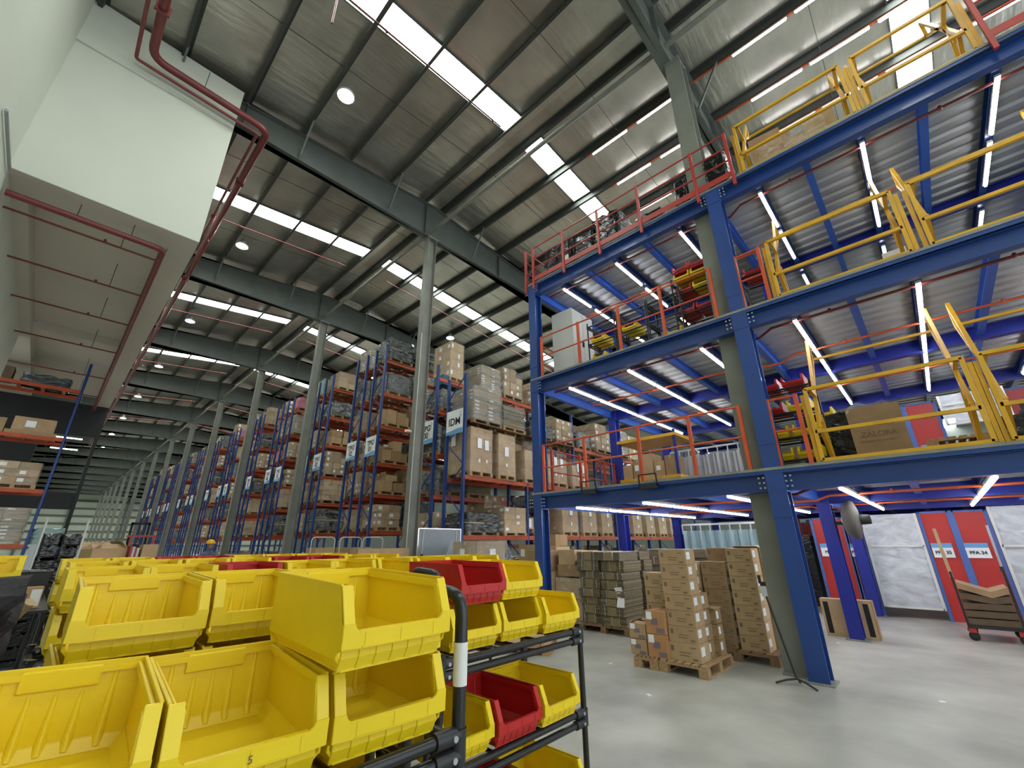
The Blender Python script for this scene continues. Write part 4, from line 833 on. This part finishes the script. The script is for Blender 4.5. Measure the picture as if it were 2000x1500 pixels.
# piles left of the bundle stack, behind the blue corner post
specs = [(8.15, 6.75, 0, (.8, .7, .55)), (8.9, 6.8, 0, (.7, .7, .55)), (8.15, 6.75, .56, (.75, .65, .5)), (8.95, 6.8, .56, (.6, .6, .5)), (8.05, 6.7, 1.07, (.5, .5, .42)), (8.6, 6.85, 1.07, (.55, .6, .5)), (9.1, 6.85, 1.07, (.4, .5, .35)), (8.65, 6.9, 1.58, (.5, .55, .26)), (9.0, 7.6, 0, (.9, .8, .9)), (9.0, 7.6, .91, (.8, .7, .7)), (9.9, 7.3, 0, (.8, .8, 1.2)), (9.9, 7.3, 1.21, (.7, .6, .25)), (10.6, 7.5, 0, (.7, .8, 1.45)), (11.3, 7.5, 0, (.6, .8, 1.4))]
for i, (x, y, z, d) in enumerate(specs): carton('brown carton in the pile behind the corner post, %s placed' % ORD[i], (x, y, z), d, CARD[i % 3], random.uniform(-.08, .08), stick=[('-x', .1, .6, .2, .25)] if i % 3 == 0 else (), open_=2 if i == 6 else 0)
o = pallet('pallet under the film wrapped cartons by the bundle stack', (8.5, 6.05, 0), 1.0, .75); st = wrap_mb(.95, .72, .86, .1, 'wrap_thin', random.Random(4), .03).build('film_wrap', loc=(8.5, 6.05, 0)); tag(st, 'clear film around the cartons by the bundle stack', 'film')
for i in range(4): carton('brown carton under clear film by the bundle stack, %s layer %s' % (ORD[i//2], ('near the aisle', 'deeper in')[i % 2]), (8.28+.44*(i % 2), 6.05, .147+.40*(i//2)), (.42, .66, .39), CARD[i % 3])
for i, (x, y, z, d) in enumerate(((8.3, 6.0, .975, (.45, .62, .22)), (8.32, 6.1, 1.20, (.42, .42, .3)), (8.85, 6.0, .975, (.4, .6, .3)))): carton('loose brown carton on top of the film wrapped cartons, %s' % ORD[i], (x, y, z), d, CARD[(i+1) % 3], .06)
# stack of flattened carton bundles tied with string
def bundle(label, x, y, z, w, l, h, seed):
    rnd = random.Random(seed); o = thing('carton_bundle', label, 'bundle', (x, y, z), rnd.uniform(-.05, .05), 'tied bundles of flattened cartons'); mb = MB(); n = max(4, int(h/.018))
    for k in range(n):
        a = rnd.uniform(-.008, .008); b = rnd.uniform(-.008, .008); mb.box(-w/2+a, w/2+a, -l/2+b, l/2+b, h*k/n, h*(k+.86)/n, 'card_grey' if rnd.random() < .8 else 'card_edge')
    mb.box(-w/2-.009, -w/2-.002, -.1, .1, .004, h-.004, 'card_edge')
    part('sheets', mb, o)
    for q in (rnd.uniform(-.35, -.1), rnd.uniform(.1, .35)): part('string', MB().box(-w/2-.012, w/2+.012, l*q-.0018, l*q+.0018, .001, h+.002, 'tape'), o)
    return o
pallet('old pallet under the stack of grey flattened cartons', (8.62, 5.22, 0), 1.2, 1.15, m='pallet_old')
z = .147; rnd = random.Random(11)
for k in range(8):
    h = rnd.choice((.14, .18, .2, .165)); bundle('tied bundle of flattened cartons, %s layer of the tall stack, far half' % ORD[k], 8.42+rnd.uniform(-.05, .05), 5.50+rnd.uniform(-.03, .02), z, .72, .52, h, k); bundle('tied bundle of flattened cartons, %s layer of the tall stack, near half' % ORD[k], 8.40+rnd.uniform(-.05, .05), 4.96+rnd.uniform(-.02, .02), z, .78+rnd.uniform(-.06, .06), .50, h-.004, 20+k)
    bundle('tied bundle of flattened cartons, %s layer of the tall stack, inner side' % ORD[k], 9.06+rnd.uniform(-.02, .02), 5.2, z, .40, 1.05+rnd.uniform(-.08, .05), h-.004, 50+k); z += h+.004
tag(MB().add([(0, 0, 0), (0, -.16, .02), (.03, -.19, -.15), (.0, -.06, -.17), (-.05, -.22, -.33), (-.06, -.06, -.33)], [(0, 1, 2, 3), (3, 2, 4, 5)], 'paper').add([(.004, 0, 0), (.004, -.16, .02), (.034, -.19, -.15), (.004, -.06, -.17), (-.046, -.22, -.33), (-.056, -.06, -.33)], [(3, 2, 1, 0), (5, 4, 2, 3)], 'paper').build('paper_sheet', loc=(7.985, 4.88, .82)), 'folded white paper sheet stuck on the flattened carton stack', 'paper')
pallet('old pallet under the second stack of flattened cartons', (10.6, 4.6, 0), 1.2, 1.6, m='pallet_old')
z = .147
for k in range(8): bundle('tied bundle of flattened cartons, %s layer of the farther stack' % ORD[k], 10.6, 4.6+rnd.uniform(-.05, .05), z, .9, 1.5+.12*(k > 5), .165, 80+k); z += .168
# printed cartons on pallets in front
def pcarton(label, x, y, z, d, m='card_a', mk=1, op=0, st=True):
    ink = [('-x', .08, .5, .1, .3), ('-x', .35, .45, .35, .05), ('-x', .35, .28, .3, .06), ('-x', .75, .1, .15, .12), ('-x', .7, .75, .18, .06)] if mk == 1 else [('-x', .3, .4, .35, .28, 'ink_violet'), ('-x', .55, .06, .4, .2, 'ink_violet')] if mk == 2 else []
    return carton(label, (x, y, z), d, m, random.uniform(-.02, .02), stick=[('-y', .12, .35, .36, .5), ('-y', .2, .6, .2, .03, 'paper_grey')] if st and mk == 1 else [('-x', .06, .62, .3, .34)] if mk == 2 else (), ink=ink, open_=op, tape=False)
pallet('pallet under the tall column of seven printed cartons', (6.78, 2.92, 0), .95, .66); pallet('pallet under the low cartons with violet print', (6.75, 3.44, 0), .92, .36)
z = .147
for k in range(7):
    h = .215 if k == 0 else .193; pcarton('printed brown carton in the tall column of seven, %s from the pallet' % ORD[k], 6.555+.01*k if k < 3 else 6.57, 2.905+(.012 if k > 3 else 0), z, (.31, .40 if k else .44, h), 'card_a' if k else 'card_c'); z += h+.003
for k in range(2): pcarton('orange brown carton with violet print beside the tall column, %s' % ('lower one', 'upper one')[k], 6.52, 3.26, .147+.29*k, (.36, .285, .285), 'card_orange', 2)
for k in range(2): pcarton('small printed carton at the outer pallet corner, %s' % ('lower one', 'opened upper one')[k], 6.5, 3.545, .147+.2*k, (.34, .25, .195), 'card_a', 2, op=2*k)
for k in range(4):
    pcarton('printed carton in the second column behind the tall one, %s layer' % ORD[k], 6.88, 2.93, .147+.2*k, (.29, .4, .195), 'card_b'); 
for k in range(3): pcarton('printed carton behind the tall column on the inner pallet edge, %s layer' % ORD[k], 7.12, 2.83, .147+.195*k, (.2, .36, .19), 'card_b', op=2 if k == 2 else 0)
for k in range(5): pcarton('printed carton in the column behind the violet cartons, %s layer' % ORD[k], 6.98, 3.42, .147+.21*k, (.34, .36, .205), 'card_c')
pallet('pallet carrying three columns of olive brown cartons', (7.95, 2.62, 0), .85, 1.1, m='pallet_old'); pallet('pallet half hidden behind the grey column', (8.95, 2.2, 0), .8, .7, m='pallet_old')
for j, (x, y, n) in enumerate(((7.78, 2.38, 7), (7.78, 2.80, 6), (8.15, 2.35, 7), (8.12, 2.8, 7), (7.55, 3.22, 6), (7.95, 3.25, 5))):
    for k in range(n): pcarton('olive brown printed carton, %s column of the rear group, %s layer' % (ORD[j], ORD[k]), x, y, .147+.2*k, (.34, .38, .196), 'card_b' if j % 2 else 'card_c', op=2 if (j == 2 and k == n-1) else 0)
for k in range(6): pcarton('olive brown printed carton behind the grey column, %s layer' % ORD[k], 8.9, 2.2, .147+.2*k, (.34, .4, .196), 'card_b')
pallet('pallet under the outer rear group of cartons', (7.75, 3.24, 0), .8, .5, m='pallet_old') if 0 else None
pallet('empty pallet seen between the bin carts', (6.05, 5.45, 0), .75, .9, .5); tag(MB().box(-.35, .35, -.3, .3, 0, .012, 'card_c').build('cardboard_sheet', loc=(6.05, 5.45, .146), rz=.7), 'flat cardboard sheet on the empty pallet', 'cardboard')
# scraps on the floor
for i, (x, y) in enumerate(((6.2, 3.95), (5.3, 2.9), (7.2, .45), (9.9, 1.75))): tag(MB().box(-.03, .03, -.02, .02, 0, .006, 'paper').build('paper_scrap', loc=(x, y, 0), rz=i*1.1), ('paper scrap on the floor before the low violet cartons', 'tiny paper scrap on the open floor near the bin cart', 'pale scrap on the open floor past the corner column', 'tiny scrap near the cardboard at the blue post')[i], 'litter')
# pole stand leaning on the grey column
o = thing('pole_stand', 'thin dark pole stand with a taped tag against the grey column', 'stand', (6.83, 1.72, 0))
part('pole', MB().tube([(0, 0, .06), (-.02, .16, .98)], .014, 'black_joint', 8), o); part('clamp', MB().cbox((-.02, .17, 1.06), (.05, .06, .16), 'black_joint').cbox((-.03, .2, 1.17), (.03, .03, .1), 'black_joint'), o); part('paper_tag', MB().cbox((-.05, .165, 1.03), (.006, .07, .12), 'paper_grey'), o)
for a in ((-.1, .22), (-.12, -.22), (.1, .0)): part('foot', MB().tube([(0, 0, .07), (a[0]*.5, a[1]*.5, .05), (a[0], a[1], .012)], .012, 'black_joint', 8), o)
# cardboard round the foot of the second row post
o = thing('flat_carton', 'open flattened carton standing behind the foot of a blue post', 'box', (10.58, 1.58, 0))
part('side_panel', MB().box(-.02, .0, -.34, .42, 0, .62, 'card_c').box(-.022, -.02, -.30, -.22, .05, .57, 'black_paint').box(-.022, -.02, .30, .38, .05, .57, 'black_paint'), o); part('top_edge', MB().box(-.0, .2, -.34, .42, .6, .62, 'card_c'), o); part('side_panel', MB().box(0, .2, -.36, -.34, 0, .62, 'card_b'), o)
# trolley with flattened cartons
o = thing('platform_trolley', 'platform trolley with tall end poles standing before the red panels', 'trolley', (12.05, -.27, 0))
part('platform', MB().box(-.45, .45, -.34, .34, .2, .25, 'black_joint'), o)
for x, y in ((-.38, -.3), (-.38, .3), (.38, -.3), (.38, .3)): part('caster', MB().lathe([(0, -.03), (.07, -.03), (.07, .03), (0, .03)], (x, y, .07), 'rubber', 16, 'x').cbox((x, y, .16), (.08, .1, .07), 'panel_red'), o)
part('end_pole', MB().bar((-.42, .33, .2), (-.43, .34, 1.1), .035, .035, 'black_joint').bar((-.43, .34, 1.0), (-.43, .36, 1.84), .05, .03, 'card_c'), o); part('end_pole', MB().bar((-.42, -.33, .2), (-.42, -.33, 1.15), .035, .035, 'black_joint').tube([(-.42, -.33, 1.15), (-.42, -.34, 1.88)], .016, 'grey_metal', 8).lathe([(.03, 1.12), (.03, 1.2)], (-.42, -.33, 0), 'black_joint', 10), o)
for k in range(5):
    mb = MB(); za = .255+.12*k; f = .0 if k < 3 else .045*(k-2)
    v = [(-.44, .31, za+f), (-.44, -.08, za-f*.5), (-.44, -.31, za+f*.4), (-.44, -.31, za+f*.4+.1), (-.44, -.08, za-f*.5+.1), (-.44, .31, za+f+.1)]; v2 = [(.4, y, z) for _, y, z in v]
    mb.add(v+v2, [(0, 1, 4, 5), (1, 2, 3, 4), (6, 11, 10, 7), (7, 10, 9, 8), (5, 4, 10, 11), (4, 3, 9, 10), (0, 6, 7, 1), (1, 7, 8, 2), (0, 5, 11, 6), (2, 8, 9, 3)], 'card_dark' if k < 4 else 'card_b'); tag(mb.build('flattened_carton', loc=(12.05, -.27, 0)), 'bundle of flattened cartons sagging on the platform trolley, %s from the platform' % ORD[k], 'cardboard', 'flattened cartons on the trolley')
# ================================================================ things on the mezzanine decks
d0, d1, d2 = DK
# lowest deck
o = thing('steel_shelf', 'shelf with blue posts and yellow shelf boards on the lowest deck', 'shelf', (10.0, 4.6, d0))
for x in (-.5, .5):
    for y in (-.7, .7): part('upright', MB().box(x-.03, x+.03, y-.03, y+.03, 0, 1.45, 'deep_blue'), o)
for z in (.35, 1.3): part('shelf_board', MB().box(-.55, .55, -.75, .75, z, z+.07, 'gate_yellow'), o)
for i in range(5): carton('brown carton on the yellow shelf on the lowest deck, %s along' % ORD[i], (9.75, 5.15-.27*i, d0+.421), (.5, .25, .35+.1*(i % 3)), CARD[i % 3], stick=[('-x', .2, .4, .4, .3)] if i % 2 else ())
for i in range(4): carton('pale carton on the lowest deck below the yellow shelf, %s along' % ORD[i], (9.1, 5.2-.33*i, d0), (.35, .3, .2+.04*i), CARD[(i+2) % 3])
o = carton('large brown carton printed with dark lettering behind the yellow gate', (8.3, .31, d0+.15), (.6, .62, .72), 'card_b', .03, tape=False)
text('ZALORA', .105, 'ink', o, (-.303, .0, .3), FACE_X, .002); text('FASHION  TO  THE  CITY', .036, 'ink', o, (-.303, .02, .2), FACE_X, 0)
part('paper_label', MB().box(-.304, -.301, -.29, -.2, .42, .45, 'paper'), o)
MB().add([(-.3, .3, .72), (-.25, .15, .82), (-.2, .03, .76), (-.1, -.15, .83), (-.05, -.3, .73), (.25, -.2, .78), (.2, .2, .78), (-.33, .31, .62), (-.33, -.33, .6), (0, -.33, .62)], [(0, 1, 2, 6), (2, 3, 4, 5), (0, 7, 1), (4, 8, 9)], 'wrap_milky').build('film_scrap', o)
pallet('wooden pallet under the large lettered carton', (8.3, .28, d0), .9, .8); pallet('empty wooden pallet next to the large lettered carton, bottom of two', (8.4, -.50, d0), 1.0, .72); pallet('empty wooden pallet on top of another, next to the large carton', (8.55, -.46, d0+.146), 1.0, .62)
tag(wrap_mb(.5, .5, .95, 0, 'black_wrap', random.Random(9), .08).build('plastic_bundle', loc=(8.75, .86, d0)), 'black shiny plastic bundle left of the large lettered carton', 'bundle')
tag(wrap_mb(.9, .7, .75, 0, 'dark_cloth', random.Random(19), .1).build('plastic_bundle', loc=(9.0, -1.6, d0)), 'dark bundle in the opening beyond the empty pallets', 'bundle')
tag(wrap_mb(.8, .8, .5, 0, 'black_wrap', random.Random(29), .1).build('plastic_bundle', loc=(8.6, -1.3, d0)), 'low black plastic bundle behind the second yellow gate', 'bundle')
def upcart(label, x, y, z, w, d, shelves, bins, rz=0, xl=False):
    """a pipe cart on a deck; bins: (shelf index, offset, colour) facing -x"""
    c = cart(label, x-d/2, x+d/2, y-w/2, y+w/2, [q for q in shelves], zt=max(shelves)+.06); c.location.z = z
    for i, (s, o_, cc) in enumerate(bins): q = YB if cc == 'y' else RB; q('%s plastic bin on the %s, %s' % ({'y': 'yellow', 'r': 'red'}[cc], label.replace('black pipe ', ''), ORD[i]), (x-.2, y+o_, z+shelves[s]+.002), -PI/2, 'bins on the mezzanine carts')
upcart('black pipe cart right of the corner column on the lowest deck', 8.0, 1.32, d0, .8, .5, [.2, .55, .95, 1.35], [(0, .2, 'y'), (0, -.17, 'y'), (1, .2, 'y'), (1, -.17, 'y'), (2, .2, 'r'), (2, -.17, 'y'), (3, .2, 'r'), (3, -.17, 'r')])
upcart('black pipe cart behind the gate brace on the lowest deck', 8.9, .98, d0, .5, .5, [.4, .95], [(0, 0, 'r'), (1, 0, 'y')])
# middle deck
o = thing('steel_cabinet', 'tall pale two door steel cabinet on the middle deck', 'cabinet', (7.85, 5.45, d1)); part('body', MB().box(-.25, .65, -.25, .35, .05, 1.82, 'white_metal').box(-.23, .63, -.23, .33, 0, .05, 'grey_metal'), o)
for e in (0, 1): dd = part('door', MB().box(-.24+.445*e, .195+.445*e, -.262, -.25, .08, 1.79, 'white_metal'), o)
part('handle', MB().cbox((.16, -.275, .95), (.05, .03, .13), 'black_paint'), dd)
MB().box(-.06, -.05, -.0, .3, .3, 1.5, 'white_metal')
for j, (y, bb) in enumerate(((4.35, [(0, .15, 'y'), (1, .15, 'y')]), (3.62, [(1, .1, 'y')]), (2.9, [(0, -.1, 'y')]))):
    upcart('black pipe cart on the middle deck, %s from the pale cabinet' % ORD[j], 7.72, y, d1, .68, .5, [.18, .62, 1.06], [b for b in bb])
upcart('black pipe cart full of bins on the middle deck', 7.75, 2.33, d1, .72, .5, [.12, .55, 1.0, 1.3], [(0, .17, 'r'), (0, -.17, 'r'), (1, .17, 'r'), (1, -.17, 'r'), (2, .17, 'r'), (2, -.17, 'y'), (3, .17, 'y'), (3, -.17, 'y')])
for e in (.17, -.17): RB('red plastic bin topping the full cart on the middle deck, %s' % ('outer one' if e > 0 else 'inner one'), (7.55, 2.33+e, d1+1.49), -PI/2, 'bins on the mezzanine carts')
upcart('black pipe cart behind the corner column on the middle deck', 8.1, 1.35, d1, .45, .5, [.3, 1.05], [(0, 0, 'r'), (1, 0, 'r')])
for i, (y, w, h) in enumerate(((.36, .16, .13), (-.50, .26, .36))): tag(MB().box(-.1, .1, -w/2, w/2, 0, h, 'paper').box(-.105, -.1, -w*.2, -w*.1, h*.4, h*.5, 'sign_ink').build('paper_box', loc=(7.6, y, d1)), ('small white box on the middle deck edge behind the yellow gate', 'stack of white sheets between the yellow gates on the middle deck')[i], 'box')
# top deck
for i, (y, w, h, mm) in enumerate(((5.25, .8, .92, 'black_wrap'), (4.5, .6, .8, 'black_wrap'), (3.85, .65, 1.0, 'black_wrap'), (2.85, .55, .42, 'black_wrap'), (2.12, .25, .8, 'black_wrap'), (1.42, .36, .92, 'black_wrap'))):
    o = thing('plastic_bundle', 'shiny black plastic bundle behind the red railing on the top deck, %s' % ORD[i], 'bundle', (7.65, y, d2), 0, 'black bundles on the top deck'); part('bundle', wrap_mb(.8, w, h, 0, mm, random.Random(60+i), .1), o)
    if i == 0: part('paper_label', MB().box(-.49, -.485, -.38, -.28, h*.25, h*.45, 'paper'), o)
carton('small carton on the black bundle at the end of the top deck', (7.6, 5.3, d2+.95), (.3, .3, .16), 'card_c')
carton('brown carton with a raised flap behind the top deck gate', (7.8, .62, d2), (.7, .5, .72), 'card_a', .1, open_=1); carton('brown film covered carton in the middle behind the top deck gate', (7.72, .2, d2), (.6, .3, .55), 'card_a', .05, tape=False); carton('brown film covered carton near the post behind the top deck gate', (7.75, -.22, d2), (.6, .44, .74), 'card_c', -.04, tape=False)
tag(wrap_mb(.8, .95, .6, 0, 'wrap_thin', random.Random(77), .08).build('film_cover', loc=(7.72, .22, d2)), 'clear crinkled film draped over the top deck cartons', 'film')
# deck edge brackets
for i, y in enumerate((4.62, 3.42)): tag(MB().bar((6.96, y+.16, d0+.1), (6.96, y-.16, d0+.1), .02, .02, 'black_joint').bar((6.96, y+.16, d0+.1), (6.96, y+.16, d0-.1), .02, .02, 'black_joint').bar((6.96, y-.16, d0+.1), (6.96, y-.16, d0-.1), .02, .02, 'black_joint').box(6.95, 6.99, y-.17, y+.17, d0-.14, d0-.07, 'black_joint').build('edge_bracket'), 'black wire bracket hooked on the lowest deck edge, %s from its free end' % ORD[i], 'bracket')

# worker far down the aisle
me = bpy.data.meshes.new('person'); V = [(0, 0, .95), (0, 0, 1.15), (0, 0, 1.38), (0, -.01, 1.52), (0, -.02, 1.62), (0, -.02, 1.72), (-.2, 0, 1.42), (-.27, -.03, 1.15), (-.24, -.2, .98), (.2, 0, 1.42), (.27, -.03, 1.15), (.24, -.22, 1.0), (-.1, 0, .88), (-.11, -.02, .48), (-.11, .02, .06), (-.11, -.13, .04), (.1, 0, .88), (.11, .02, .48), (.11, .05, .06), (.11, -.1, .04)]
E_ = [(0, 1), (1, 2), (2, 3), (3, 4), (4, 5), (2, 6), (6, 7), (7, 8), (2, 9), (9, 10), (10, 11), (0, 12), (12, 13), (13, 14), (14, 15), (0, 16), (16, 17), (17, 18), (18, 19)]; RR = [.15, .14, .15, .06, .09, .09, .07, .05, .04, .07, .05, .04, .09, .065, .045, .045, .09, .065, .045, .045]
me.from_pydata(V, E_, []); o = bpy.data.objects.new('person', me); COL.objects.link(o); o.location = (3.86, 17, 0); o.rotation_euler.z = .4
o.modifiers.new('skin', 'SKIN'); o.modifiers.new('smooth', 'SUBSURF').levels = 1
for i, r in enumerate(RR): me.skin_vertices[0].data[i].radius = (r, r*.8)
me.skin_vertices[0].data[0].use_root = True; me.materials.append(MT['shirt_blue']); tag(o, 'person in a blue grey shirt and yellow helmet standing in the far aisle', 'person')
MB().lathe([(.135, 0), (.12, .06), (.08, .11), (0, .13)], (0, -.02, 1.72), 'helmet_yellow', 18).box(-.09, .09, -.19, -.1, 1.715, 1.73, 'helmet_yellow').build('helmet', o); MB().lathe([(0, -.1), (.06, -.09), (.082, -.02), (.08, .05), (0, .07)], (0, -.055, 1.66), 'skin', 14).cbox((0, -.142, 1.645), (.025, .03, .035), 'skin').cbox((-.03, -.13, 1.665), (.02, .01, .01), 'ink').cbox((.03, -.13, 1.665), (.02, .01, .01), 'ink').build('face', o)
